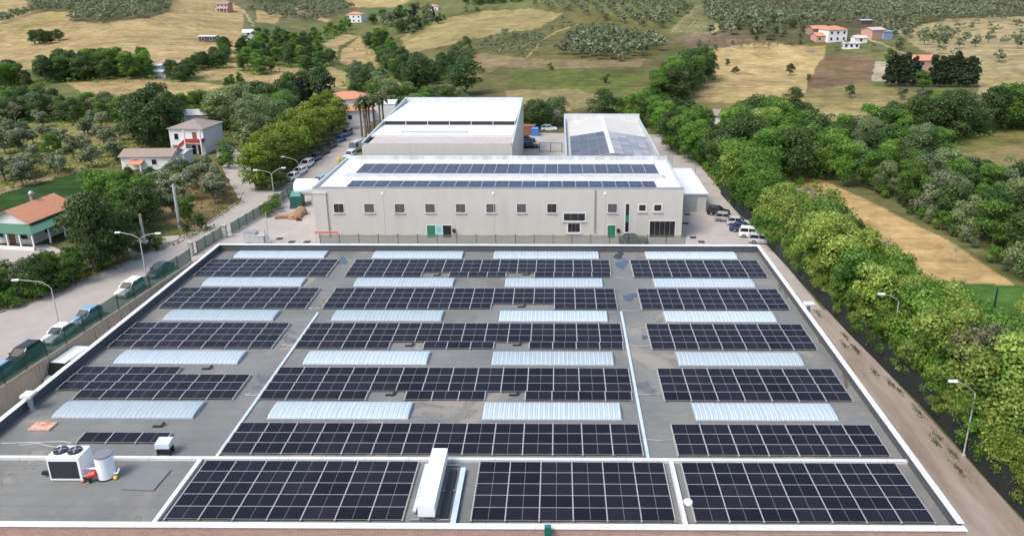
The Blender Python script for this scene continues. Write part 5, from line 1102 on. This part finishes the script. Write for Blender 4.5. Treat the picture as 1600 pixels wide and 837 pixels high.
def single(kind, src, n, size, variants=3):
    """Small far version: trunk and crown in one mesh."""
    out = []
    sp = SPEC[src]
    for v in range(variants):
        rg = np.random.default_rng(sum(map(ord, kind))*7+v*31)
        fol, w, h, z0, nl, shape, r0, bark = sp; L = lobes_crown(rg, w, h, z0, nl, shape); p_, d, k = crown_points(rg, L, n)
        q = leaves(rg, p_, d, size, .5); tint = np.clip(rg.uniform(0, .75, n)+rg.uniform(-.3, .45, len(L))[k], 0, 1)
        b = MB(); b.tube([(0, 0, -.5), (0, 0, z0+(h-z0)*.4)], [r0*1.2, r0*.5], 5, cap=False)
        nv = len(b.v); vv = np.concatenate([np.array(b.v), q]); faces = list(b.f)+[tuple(range(nv+4*i, nv+4*i+4)) for i in range(n)]
        me = bpy.data.meshes.new('tree'); me.from_pydata(vv.tolist(), [], faces); me.materials.append(fol); me.materials.append(bark)
        me.polygons.foreach_set('material_index', [1]*len(b.f)+[0]*n); at = me.attributes.new('tint', 'FLOAT', 'FACE')
        at.data.foreach_set('value', np.concatenate([np.zeros(len(b.f)), tint]).astype(np.float32)); me.update(); out.append((me, q, tint))
    TPL[kind] = dict(v=out, w=sp[1], h=sp[2])
SPEC = dict(robinia=(F_ROB, 7.5, 10, 1.8, 30, 'round', .20, M_barkg), green=(F_GRN, 7.5, 9.5, 1.0, 30, 'round', .20, M_bark), oak=(F_OAK, 8, 9, .7, 32, 'round', .26, M_bark),
            olive=(F_OLV, 4.6, 4.2, 1.1, 14, 'round', .17, M_barkg), willow=(F_WIL, 7, 7.5, .4, 28, 'round', .2, M_barkg), pine=(F_PIN, 7.5, 9.5, .9, 34, 'other', .25, M_bark),
            cypress=(F_CYP, 4.6, 11, .0, 70, 'column', .22, M_bark), dry=(F_DRY, 6, 7, 2.2, 12, 'round', .14, M_barkg), bush=(F_GRN, 3, 2.2, .2, 10, 'round', .08, M_bark), darkbush=(F_OAK, 3, 2.3, .2, 10, 'round', .08, M_bark), grey=(F_OLV, 6, 6.5, .4, 24, 'round', .2, M_barkg))
NEAR = dict(robinia=(5200, .19, 5), green=(5200, .19, 4), oak=(5200, .20, 4), olive=(1700, .17, 5), willow=(4200, .17, 4), pine=(4200, .21, 3), dry=(700, .15, 3), bush=(900, .12, 3), darkbush=(900, .12, 3), grey=(3600, .16, 3))
for k, (n, s_, v_) in NEAR.items():
    fol, w, h, z0, nl, shape, r0, bark = SPEC[k]; tree_templates(k, fol, w, h, z0, nl, n, s_, shape, r0, bark, v_, nlimb=8)
for k, n, s_ in (('robinia', 520, .55), ('green', 520, .55), ('oak', 620, .55), ('olive', 150, .50), ('willow', 480, .5), ('pine', 600, .5), ('cypress', 2600, .34), ('dry', 220, .35), ('bush', 160, .35), ('darkbush', 160, .35), ('grey', 420, .5)):
    single(k+'_far', k, n, s_, 4)
NAMES = dict(robinia='leafy_tree', green='leafy_tree', oak='oak_tree', olive='olive_tree', willow='willow_tree', pine='pine_tree', cypress='cypress_tree', dry='bare_tree', bush='bush', darkbush='bush', grey='grey_leaved_tree')
NOUN = dict(robinia='pale yellow green leafy tree', green='bright green leafy tree', oak='dark green broad tree', olive='grey green olive tree', willow='soft grey green bushy tree', pine='yellow green dense conifer', cypress='dark clipped conifer', dry='sparse half bare tree', bush='bright green bush', darkbush='dark green bush', grey='silvery grey leaved tree')
N_TREE = [0]
def plant(kind, p_, h, w=None, place='', group=None, near=None, label=None):
    d = math.hypot(p_[0], p_[1]); near = (d < 480 and kind != 'olive') if not near else near
    if near and kind not in NEAR: near = False
    tp = TPL[kind if near else kind+'_far']; v = tp['v'][random.randrange(len(tp['v']))]; sz = h/tp['h']; sx = (w/tp['w']) if w else sz*random.uniform(.88, 1.15)
    lb = label or (NOUN[kind]+' '+place); rz = random.uniform(0, 6.283); N_TREE[0] += 1
    sc = (sx*random.uniform(.93, 1.07), sx*random.uniform(.93, 1.07), sz)
    cat = 'bush' if 'bush' in kind else 'tree'
    if near:
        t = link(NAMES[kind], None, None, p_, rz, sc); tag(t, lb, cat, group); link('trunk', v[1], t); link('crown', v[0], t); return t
    o = link(NAMES[kind], v[0], None, p_, rz, sc); return tag(o, lb, cat, group)
UG = []
def cluster(poly, n, kinds, hr, place, group, near=None, mind=None, flat=False):
    xs = [p_[0] for p_ in poly]; ys = [p_[1] for p_ in poly]; got = []; tries = 0
    while len(got) < n and tries < n*60:
        tries += 1; x, y = random.uniform(min(xs), max(xs)), random.uniform(min(ys), max(ys))
        if not inpoly(np.array([x]), np.array([y]), poly)[0]: continue
        q = P(x, y) if flat else T(x, y); md = mind or hr[0]*.42
        if x > 1100 and y > 190:
            u, v = Qv(np.array([[q[0]+hr[1]*.42*i/3, q[1], q[2]+hr[1]*zf] for i in range(-3, 4) for zf in (.1, .3, .5)]))
            if hr[1] > 3.1 and any(inpoly(u, v, pl_).sum() > 1 for pl_ in KEEP_CLEAR): continue
        if any(math.hypot(q[0]-a[0], q[1]-a[1]) < md for a in got): continue
        if hr[1] > 4.5 and 'olive' not in group:
            for _ in range(3): UG.append((q[0]+random.gauss(0, 2.6), q[1]+random.gauss(0, 2.6)))
        got.append(q); k = random.choices([a for a, _ in kinds], [b_ for _, b_ in kinds])[0]
        plant(k, q, random.uniform(*hr), None, place, group, near)
GR = lambda s: s
# --- right belt between black fence and straw strip (world placement along the fence)
def fx(y): return float(np.interp(y, [30, 50, 63.4, 78.2, 97.8, 112, 135, 200], [37.0, 35.6, 35.2, 33.8, 32.7, 31.9, 30.8, 30.0]))
def belt(y0, y1, off0, off1, n, kinds, hr, place, group, mind):
    got = []; tries = 0
    while len(got) < n and tries < n*80:
        tries += 1; y = random.uniform(y0, y1); x = fx(y)+random.uniform(off0, off1)
        if any(math.hypot(x-a, y-b_) < mind for a, b_ in got): continue
        u, v = Qv(np.array([[x, y, 0.]]))
        hh = random.uniform(*hr); rw_ = hh*.36
        tst = np.array([[x+rw_*i/3*(1 if zf > .2 else 0), y, hh*zf] for i in range(-3, 4) for zf in (0., .25, .4, .55, .7, .85, 1.0)]); u, v = Qv(tst)
        if any(inpoly(u, v, pl_).any() for pl_ in KEEP_CLEAR): continue
        got.append((x, y)); k = random.choices([a for a, _ in kinds], [b_ for _, b_ in kinds])[0]
        plant(k, (x, y, 0), hh, None, place, group, True)
belt(44, 76, 1.6, 19, 40, [('robinia', 8), ('green', 1.8), ('willow', .8), ('dry', 1.5)], (7.5, 10.5), 'in the near part of the belt beside the dirt lane', 'trees of the near right belt', 3.1)
belt(76, 118, 1.5, 12, 44, [('robinia', 7), ('green', 3), ('dry', .6), ('oak', .4)], (7.5, 10.5), 'in the belt facing the back half of the warehouse', 'trees of the middle right belt', 2.9)
belt(116, 185, 2, 26, 64, [('green', 7), ('oak', 2.5), ('robinia', .8)], (8, 11), 'in the belt on the right of the factory', 'trees of the far right belt', 3.8)
belt(42, 116, .45, 1.7, 40, [('green', 2), ('robinia', 3)], (3.8, 5.6), 'hanging over the top of the black fence', 'trees overhanging the black fence', 1.6)
belt(42, 116, .9, 3.0, 36, [('green', 3), ('robinia', 2)], (3.2, 5.0), 'low in the belt, leaning over the black fence', 'low trees along the black fence', 1.7)
SB = 'in the wooded valley beyond the straw strip'
cluster([(1245, 246), (1300, 240), (1420, 258), (1500, 290), (1640, 330), (1640, 450), (1605, 432), (1490, 358), (1400, 314), (1310, 270)], 62, [('oak', 3), ('green', 3.5), ('willow', 3), ('grey', 1.5), ('dry', .6)], (5.5, 8.5), SB, 'trees of the wooded valley', near=None, mind=3.2)
cluster([(1110, 215), (1180, 200), (1300, 220), (1430, 235), (1480, 262), (1420, 258), (1300, 242), (1225, 244), (1180, 245)], 46, [('green', 4), ('oak', 3), ('willow', 3), ('grey', 2)], (6, 9), 'in the upper wooded valley below the straw hillside', 'trees of the upper wooded valley', near=False, mind=3.6)
cluster([(1228, 252), (1300, 262), (1400, 322), (1490, 372), (1600, 446), (1600, 436), (1490, 358), (1400, 312), (1310, 268), (1230, 246)], 46, [('bush', 2), ('darkbush', 2), ('grey', 1.2)], (1.6, 3.0), 'along the far edge of the straw strip', 'bushes along the straw strip', near=True, mind=1.6)
cluster([(1530, 470), (1640, 480), (1640, 560), (1560, 520)], 5, [('robinia', 1), ('willow', 1)], (4, 6), 'at the edge of the green field on the right', 'trees by the right green field', near=True)
cluster([(1340, 220), (1445, 205), (1462, 193), (1600, 190), (1640, 195), (1600, 205), (1470, 222), (1380, 232)], 30, [('oak', 6), ('grey', .6), ('green', 1)], (7, 12), 'in the dark wood below the conifer hedge', 'trees of the dark wood', near=False, mind=4.5)
for k, x in enumerate(np.linspace(1386, 1430, 9)): plant('cypress', T(x, 135), random.uniform(8.5, 12), 4.0, 'in the hedge left of the pink house', 'left conifer hedge')
for k, x in enumerate(np.linspace(1455, 1519, 12)): plant('cypress', T(x, 136.5), random.uniform(9, 12.5), 4.2, 'in the hedge right of the pink house', 'right conifer hedge')
for x, y, k, h, lb in ((1234, 118, 'oak', 4.5, 'round dark bush alone in the straw field on the right'), (1238, 172, 'oak', 6.5, 'dark round tree at the lower edge of the straw field'), (1327, 153, 'oak', 4, 'small dark bush in the brown field'), (1262, 127, 'darkbush', 2.2, 'low dark bush in the straw field beside the brown field'),
                    (1409, 156, 'grey', 4, 'small grey bush below the left conifer hedge'), (1443, 162, 'grey', 5, 'grey green bush below the conifer gap'), (1441, 143, 'green', 7, 'bright green tree filling the gap in the conifer hedge'),
                    (728, 148, 'oak', 12.5, 'big round dark tree alone on the green slope'), (947, 130, 'darkbush', 3, 'dark shrub alone on the green hillside'), (860, 110, 'bush', 2.5, 'small bright shrub on the green hillside'), (1390, 100, 'green', 6, 'bright tree behind the left conifer hedge'),
                    (655, 143, 'oak', 13, 'tall dark tree at the corner of the valley scrub'), (1135, 103, 'darkbush', 2.5, 'dark shrub in the left of the straw hillside'), (1148, 115, 'darkbush', 3, 'dark shrub lower in the straw hillside')):
    plant(k, T(x, y), h, (13 if h > 12 else None), label=lb)
cluster([(1015, 168), (1045, 172), (1075, 150), (1108, 130), (1110, 118), (1070, 118), (1035, 140)], 20, [('oak', 4), ('green', 4)], (9, 12), 'in the clump on the hillside behind the gabled hall', 'trees of the hillside clump', near=False, mind=4)
cluster([(930, 196), (1000, 190), (1060, 200), (1110, 232), (1085, 262), (1045, 232), (1020, 200)], 26, [('oak', 3), ('green', 4)], (7, 9.5), 'behind the right corner of the gabled hall', 'trees behind the gabled hall', near=False, mind=3.6)
cluster([(826, 208), (875, 200), (885, 185), (840, 180), (822, 195)], 8, [('oak', 2), ('grey', 3), ('willow', 1)], (5, 8), 'at the back of the rear yard', 'trees at the back of the rear yard', near=False)
cluster([(612, 182), (720, 178), (735, 168), (640, 160), (612, 165)], 14, [('green', 2), ('oak', 2), ('willow', 2)], (5, 7), 'just behind the white roofed hall', 'trees behind the white roofed hall', near=False)
cluster([(565, 60), (600, 62), (640, 115), (650, 148), (628, 140), (600, 108), (575, 80)], 34, [('green', 2), ('oak', 4)], (5.5, 8.5), 'in the scrub strip of the central valley', 'trees of the central valley scrub', near=False, mind=3)
cluster([(645, 132), (735, 74), (732, 92), (665, 142)], 30, [('oak', 4), ('willow', 2)], (4.5, 7), 'in the hedge climbing the green hill', 'trees of the climbing hedge', near=False, mind=3)
cluster([(545, 122), (575, 115), (615, 165), (612, 178), (560, 165)], 22, [('oak', 2), ('willow', 3), ('green', 1)], (6, 9), 'beside the straw valley above the orange roofs', 'trees above the orange roofs', near=False, mind=3.2)
cluster([(640, 60), (700, 32), (760, 15), (700, 20), (640, 42)], 18, [('grey', 3), ('darkbush', 1)], (3, 5), 'on the dry slope at the top centre', 'shrubs of the top centre slope', near=False)
cluster([(570, 38), (600, 45), (640, 62), (660, 45), (690, 20), (650, 15), (600, 30)], 20, [('oak', 4), ('grey', 2)], (6, 10), 'around the white valley house', 'trees around the white valley house', near=False)
for x, y, h in ((648, 36, 13), (642, 40, 11), (677, 30, 9)): plant('cypress', T(x, y), h, h*.33, 'standing near the tiny red roofed house', 'cypresses by the tiny house')
cluster([(690, 14), (760, 8), (830, 2), (760, 2)], 16, [('oak', 1), ('grey', 1)], (5, 8), 'along the top edge of the dry slope', 'trees along the top edge', near=False)
cluster([(330, 82), (400, 62), (480, 66), (525, 100), (505, 122), (420, 118), (340, 112)], 60, [('oak', 4), ('green', 4)], (5.5, 8), 'in the hamlet wood on the left', 'trees of the hamlet wood', near=False, mind=4)
cluster([(485, 58), (545, 40), (550, 48), (500, 70)], 12, [('green', 1)], (6, 8), 'in the bright row left of the white valley house', 'bright row by the valley house', near=False)
cluster([(55, 118), (150, 110), (240, 112), (238, 124), (150, 126), (60, 132)], 30, [('oak', 5), ('green', 3)], (7, 10), 'in the hedge between the golden fields', 'trees of the golden field hedge', near=False, mind=4)
cluster([(265, 122), (300, 118), (300, 128), (270, 128)], 4, [('oak', 1)], (6, 8), 'in front of the reddish shack', 'trees by the reddish shack', near=False)
cluster([(285, 110), (340, 100), (345, 106), (300, 114)], 7, [('oak', 2), ('green', 1)], (5, 7), 'along the lane right of the reddish shack', 'trees right of the shack', near=False)
cluster([(338, 132), (385, 128), (385, 136), (340, 140)], 7, [('green', 1)], (3, 4), 'in the low hedge of the pale field', 'low hedge bushes', near=False)
cluster([(-30, 120), (20, 128), (45, 140), (-30, 145)], 9, [('oak', 1), ('green', 1)], (6, 9), 'at the left end of the golden field hedge', 'trees at the left end of the hedge', near=False)
for x, y in ((55, 70), (62, 68), (70, 70), (80, 68), (92, 64), (66, 66)): plant('oak', T(x, y), random.uniform(5, 7.5), None, 'in the small clump alone in the golden field', 'clump in the golden field')
cluster([(-30, 182), (40, 168), (130, 178), (200, 182), (330, 174), (335, 186), (220, 194), (120, 192), (-30, 195)], 46, [('willow', 4), ('green', 3), ('oak', 2), ('dry', .4)], (5, 7.5), 'in the thicket below the pale field', 'trees of the left thicket', near=False, mind=3.6)
cluster([(335, 195), (450, 178), (455, 210), (400, 236), (385, 215), (360, 210)], 22, [('oak', 2), ('willow', 4), ('green', 2)], (8, 10.5), 'in the wood behind the pine row', 'trees behind the pine row', near=False, mind=4)
cluster([(415, 160), (505, 152), (515, 172), (430, 178)], 8, [('oak', 4), ('cypress', 2)], (9, 12), 'in the tall dark stand above the pine row', 'tall dark stand', near=False, mind=4)
cluster([(220, 222), (262, 205), (262, 225), (240, 240)], 6, [('oak', 1)], (11, 14), 'left of the two storey house', 'dark trees left of the two storey house', near=False, mind=3.5)
cluster([(310, 190), (340, 180), (345, 195), (330, 205)], 5, [('green', 1)], (7, 9), 'behind the pole by the two storey house', 'green trees behind the pole', near=False)
for k in range(11):
    f_ = k/10; q = P(412+f_*128, 300-f_*96); plant('pine', (q[0]-1.8, q[1]+1, 0), random.uniform(8, 9.5), 7.5, 'in the row over the parked cars', 'roadside pine row', near=True)
    q = P(412+f_*128, 296-f_*96)
    if k > 2: plant('pine', (q[0]-5.5, q[1]+2, 0), random.uniform(8, 9.5), 7, 'in the second row behind the roadside pines', 'second pine row', near=True)
for x, y in ((412, 297), (422, 300), (432, 298), (441, 293)): plant('darkbush', P(x, y-2), 3.0, 4, 'at the foot of the pine row by the junction', 'dark bushes at the junction', near=True)
# --- left gardens
cluster([(-30, 178), (80, 190), (205, 195), (215, 225), (170, 262), (110, 270), (0, 300), (-30, 310)], 38, [('olive', 10), ('grey', 1), ('green', 1.2)], (3.8, 5.2), 'in the old olive grove left of the cottage', 'old olive grove trees', near=True, mind=2.8)
cluster([(230, 285), (320, 268), (350, 300), (335, 335), (290, 352), (262, 340)], 11, [('olive', 5), ('green', .6)], (4, 5), 'in the dry garden beside the road bend', 'olives of the dry garden', near=True, mind=3.2)
cluster([(150, 292), (225, 284), (300, 274), (310, 282), (245, 306), (165, 318)], 16, [('green', 3), ('oak', 2), ('olive', 1)], (2.6, 3.6), 'in the garden below the white cottage', 'trees below the cottage', near=True, mind=2.4)
cluster([(140, 345), (200, 318), (245, 340), (215, 372), (185, 400), (150, 400)], 9, [('oak', 1), ('green', 3), ('willow', 2)], (5.5, 8.5), 'in the dense garden right of the orange roofed house', 'garden trees by the porch house', near=True, mind=3)
cluster([(95, 434), (180, 404), (185, 410), (135, 436), (60, 466), (0, 476), (-30, 486), (-30, 468), (60, 450)], 16, [('oak', 3), ('green', 2.5)], (3.8, 5.8), 'in the front garden beside the left road', 'front garden trees by the left road', near=True, mind=2.8)
cluster([(-10, 432), (90, 428), (95, 440), (40, 455), (-10, 465)], 7, [('olive', 2), ('green', 2)], (2.6, 3.6), 'in front of the green porch', 'trees in front of the porch', near=True, mind=2.6)
for x, y, h, lb in ((150, 425, 11.5, 'tall dark green tree beside the porch house'), (182, 408, 9.0, 'second tall dark tree between the porch house and the bare concrete pole')): plant('oak', P(x, y), h, 7.8, label=lb, near=True)
cluster([(0, 487), (100, 452), (108, 440), (0, 474)], 16, [('darkbush', 1), ('bush', 3)], (2.0, 2.8), 'in the hedge on the left road verge', 'hedge bushes on the left verge', near=True, mind=1.6)
cluster([(210, 404), (262, 385), (262, 375), (215, 390)], 7, [('darkbush', 2), ('bush', 1)], (1.0, 1.8), 'on the verge by the driveway', 'verge bushes by the driveway', near=True, mind=1)
for x, y, h, lb in ((316, 360, 2.6, 'round dark bush at the road bend'), (290, 362, 1.8, 'low dark bush left of the round one at the road bend'), (246, 260, 3.0, 'rounded dark shrub by the house forecourt'), (190, 255, 4.5, 'dark purple brown tree left of the cottage'), (425, 333, 2.2, 'yellow green bush inside the yard fence'), (432, 326, 2.4, 'second yard bush close to the green fence'), (419, 338, 1.6, 'low flowering bush at the yard fence')):
    plant('darkbush' if 'dark' in lb else 'bush', P(x, y), h, label=lb, near=True)
cluster([(345, 270), (368, 262), (362, 232), (350, 225)], 7, [('bush', 1), ('green', .5)], (2, 3.2), 'beside the lane up to the house', 'bushes along the house lane', near=True, mind=2)
# palms
def palm(p_, h, lb, group):
    t = thing('palm_tree', lb, 'tree', p_, random.uniform(0, 6), group); b = MB(); b.tube([(0, 0, -.3), (.1, 0, h*.5), (.15, .1, h)], [.32, .24, .26], 9); b.build('trunk', M_bark, t)
    vs = []; tint = []; rg = np.random.default_rng(int(h*100))
    for k in range(64):
        a = rg.uniform(0, 6.283); el = rg.uniform(-.7, 1.2); Lf = rg.uniform(1.7, 2.4); d = np.array([math.cos(a)*math.cos(el), math.sin(a)*math.cos(el), math.sin(el)]); sdv = np.array([-math.sin(a), math.cos(a), 0])
        pr = None
        for j in range(5):
            f_ = j/4; c_ = np.array([.15, .1, h])+d*Lf*f_+np.array([0, 0, -.9*f_*f_]); w_ = .08+1.0*f_*(1.25-f_); cur = (c_-sdv*w_*.5, c_+sdv*w_*.5)
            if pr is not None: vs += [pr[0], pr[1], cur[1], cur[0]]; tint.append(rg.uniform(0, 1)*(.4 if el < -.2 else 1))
            pr = cur
    link('frond_crown', leaf_mesh('frond_crown', np.array(vs), np.array(tint), F_PALM), t)
F_PALM = foliage('leaves_palm', (.06, .085, .02), (.19, .20, .07), .3)
for k, (x, y, h) in enumerate(((566, 214, 9), (572, 217, 10), (579, 212, 9.5), (586, 208, 9.2), (575, 209, 8.2), (594, 200, 8.6), (600, 197, 8.0))): palm(P(x, y), h+.02*k, 'tall palm with a brown trunk in the group left of the white roofed hall', 'palms left of the white roofed hall')
palm(P(384, 236), 4.2, 'short palm beside the lane behind the pine row', None)
# --- olive groves on the hills: planted in real rows, nearest ones single, the rest one mass
def orchard(poly, sx, sy, ang, jit, hr, keep=1.0):
    q = np.array([T(*p_)[:2] for p_ in poly]); c_, s_ = math.cos(ang), math.sin(ang); R2 = np.array([[c_, -s_], [s_, c_]]); loc = q@R2
    out = []; mn, mx = loc.min(0), loc.max(0)
    nx, ny = int((mx[0]-mn[0])/sx)+1, int((mx[1]-mn[1])/sy)+1
    if nx*ny > 60000: return out
    gx, gy = np.meshgrid(mn[0]+np.arange(nx)*sx, mn[1]+np.arange(ny)*sy); pts_ = np.stack([gx.ravel(), gy.ravel()], 1)+rng.normal(0, jit, (nx*ny, 2)); w_ = pts_@R2.T
    z = terr(w_[:, 0], w_[:, 1]); u, v = Qv(np.column_stack([w_, z])); k = inpoly(u, v, poly) & (rng.random(len(u)) < keep) & (w_[:, 1] > 150) & (u > -40) & (u < 1640) & (v > -8)
    for (x, y), zz in zip(w_[k], z[k]): out.append((x, y, zz, rng.uniform(*hr)))
    return out
groves = [
 ('in the dense grove above the green hill', orchard([(868, 90), (905, 52), (960, 50), (1038, 68), (1032, 80), (988, 95), (945, 98)], 6.3, 6.3, .5, .8, (4.2, 5.8))),
 ('in the small young grove left of the dense one', orchard([(735, 80), (790, 52), (852, 58), (846, 84), (815, 94)], 5.6, 5.2, .4, .5, (2.2, 3.6), .85)),
 ('scattered above the dense grove', orchard([(850, 40), (900, 30), (960, 48), (905, 52), (870, 60)], 8, 9, .2, 2, (2.5, 4), .6)),
 ('in the straight rows along the top centre', orchard([(830, -3), (1000, -3), (1060, 0), (1088, 12), (1062, 28), (1032, 48), (985, 41), (890, 20), (835, 12)], 8.2, 5.6, .12, .35, (4, 5.2))),
 ('in the golden hill grove on the left', orchard([(60, 0), (275, -2), (262, 20), (240, 28), (160, 36), (106, 33), (122, 20), (48, 18)], 6.4, 6.0, .3, 1.1, (4, 5.5))),
 ('in the row at the far left of the golden hill', orchard([(-5, 30), (5, 28), (50, 17), (52, 24), (10, 38), (-5, 40)], 6, 6, .3, 1, (4, 5))),
 ('on the slope at the upper left of the valley', orchard([(380, -2), (530, -2), (555, 12), (500, 34), (430, 30), (390, 16)], 7, 7, .3, 1.5, (4, 5.5), .85)),
 ('on the open sandy hillside at the upper right', orchard([(1400, 42), (1480, 32), (1620, 28), (1620, 120), (1540, 125), (1520, 100), (1480, 92), (1420, 70)], 13, 13, .4, 2.0, (3.6, 5), .62)),
 ('around the houses on the right hillside', orchard([(1275, 82), (1310, 76), (1400, 68), (1440, 88), (1425, 98), (1340, 92), (1290, 90)], 8, 8, .2, 2, (3.2, 4.6), .75)),
 ('in the big grove over the upper right hillside', orchard([(1100, 60), (1100, -3), (1620, -3), (1620, 24), (1480, 32), (1430, 42), (1400, 45), (1400, 62), (1345, 34), (1240, 46), (1160, 62)], 7.2, 7.2, .3, 1.5, (4, 5.6), .85)),
 ('on the track side slope right of the pink barn', orchard([(1395, 45), (1440, 40), (1490, 60), (1470, 78), (1420, 66)], 8, 8, .3, 1.5, (3.6, 5), .8)),
]
allol = [(t[0], t[1], t[2], t[3], pl) for pl, lst in groves for t in lst]
allol.sort(key=lambda t: -t[3]/math.hypot(t[0], t[1])); SING = 215
for x, y, z, h, pl in allol[:SING]: plant('olive', (x, y, z), h, None, pl, 'olive trees '+pl, near=False)
vs, tt = [], []
for x, y, z, h, pl in allol[SING:]:
    me, q, tint = TPL['olive_far']['v'][random.randrange(4)]; s_ = h/4.2; a = random.uniform(0, 6.28); c_, sn = math.cos(a), math.sin(a)
    k = rng.permutation(len(tint))[:90]; qq = q.reshape(-1, 4, 3)[k].reshape(-1, 3)*np.array([s_, s_, s_*.95])
    vs.append(np.stack([qq[:, 0]*c_-qq[:, 1]*sn+x, qq[:, 0]*sn+qq[:, 1]*c_+y, qq[:, 2]+z], 1)); tt.append(np.clip(tint[k]+random.uniform(-.3, .3), 0, 1))
if vs:
    o = link('olive_grove', leaf_mesh('olive_grove', np.concatenate(vs), np.concatenate(tt), F_OLV)); o['kind'] = 'stuff'; o['label'] = 'far olive groves covering the hillsides'; o['category'] = 'olive grove'
vq = [T(*p_)[:2] for p_ in ((1050, 52), (1092, 11), (1158, 12), (1108, 53))]
for k in range(15):
    f_ = (k+.5)/15; a = vq[0]+(vq[3]-vq[0])*f_; c_ = vq[1]+(vq[2]-vq[1])*f_; n = int(np.linalg.norm(c_-a)*4); tt_ = rng.random(n); xy = a+(c_-a)*tt_[:, None]+rng.normal(0, .22, (n, 2))
    p_ = np.column_stack([xy, terr(xy[:, 0], xy[:, 1])+rng.uniform(.1, 1.5, n)]); d = rng.normal(0, .6, (n, 3)); d[:, 2] += .6
    tag(link('vine_row', leaf_mesh('vine_row', leaves(rng, p_, d, .2, .5), rng.uniform(0, 1, n), F_VIN)), 'trellised row of pale green vines in the square hillside vineyard', 'vine row', 'rows of the hillside vineyard')
cluster([(1085, 66), (1250, 64), (1250, 76), (1090, 80)], 26, [('dry', 3), ('grey', 1)], (2, 3.2), 'in the brown scrub strip below the vineyard', 'brown scrub shrubs', near=False, mind=2)
cluster([(1180, 30), (1250, 40), (1270, 60), (1180, 64), (1150, 50)], 18, [('grey', 2), ('oak', 1)], (2.5, 4.5), 'on the scrubby slope right of the vineyard', 'shrubs right of the vineyard', near=False, mind=3)
# undergrowth and grass as one mass each
def scatter(name, label, pts_, size, n_each, m, hgt, sp=(.45, .45)):
    n = len(pts_)*n_each; base = np.repeat(np.array(pts_), n_each, 0); off = rng.normal(0, 1, (n, 3))*np.array([sp[0], sp[1], .0]); off[:, 2] = rng.uniform(0, 1, n)*hgt
    d = rng.normal(0, .4, (n, 3)); d[:, 2] += .8; o = link(name, leaf_mesh(name, leaves(rng, base+off, d, size, .4), rng.uniform(0, 1, n), m)); o['kind'] = 'stuff'; o['label'] = label; o['category'] = 'undergrowth'; return o
pp = []
for _ in range(1500):
    y = rng.uniform(42, 185); pp.append((fx(y)+rng.uniform(.8, 20 if y < 110 else 24), y, 0.))
uu, vv_ = Qv(np.array(pp)); kk = ~inpoly(uu, vv_, [(1222, 262), (1310, 292), (1400, 335), (1480, 375), (1600, 448), (1440, 440), (1380, 392), (1310, 312)])
scatter('undergrowth', 'green undergrowth below the right tree belt', [p_ for p_, k_ in zip(pp, kk) if k_], .26, 26, F_GRN, 1.6)
ug = np.array(UG); ug = np.column_stack([ug, terr(ug[:, 0], ug[:, 1])]); u_, v__ = Qv(ug); okk = (ug[:, 1] > 155) & ~((ug[:, 0] > -62) & (ug[:, 0] < 31) & (ug[:, 1] < 205))
for pl_ in KEEP_CLEAR: okk &= ~inpoly(u_, v__, pl_)
scatter('undergrowth', 'low green scrub under the hedges and woods', ug[okk].tolist(), .34, 30, F_GRN, 1.5, (1.0, 1.0))
wd = [(fx(y)-rng.uniform(.7, 1.8), y+rng.normal(0, .5), .02) for y in rng.uniform(42, 84, 13)]
scatter('weeds', 'patches of weeds along the dirt lane', wd, .07, 90, F_OAK, .16, (.14, .55))
gp = []
for poly, n in (([(0, 180), (210, 190), (215, 250), (110, 275), (0, 300)], 700), ([(250, 310), (345, 265), (375, 320), (300, 362)], 120), ([(60, 440), (240, 396), (330, 350), (330, 358), (100, 452), (0, 488)], 160)):
    c_ = 0
    while c_ < n:
        x, y = random.uniform(0, 380), random.uniform(180, 490)
        if inpoly(np.array([x]), np.array([y]), poly)[0]: gp.append(P(x, y)); c_ += 1
F_GRS = foliage('grass_tufts', (.13, .15, .035), (.27, .24, .08), .3)
scatter('grass', 'long yellow green grass in the left gardens', gp, .22, 12, F_GRS, .5)
print('trees', N_TREE[0], 'olives', len(allol), 'objects', len(bpy.data.objects))
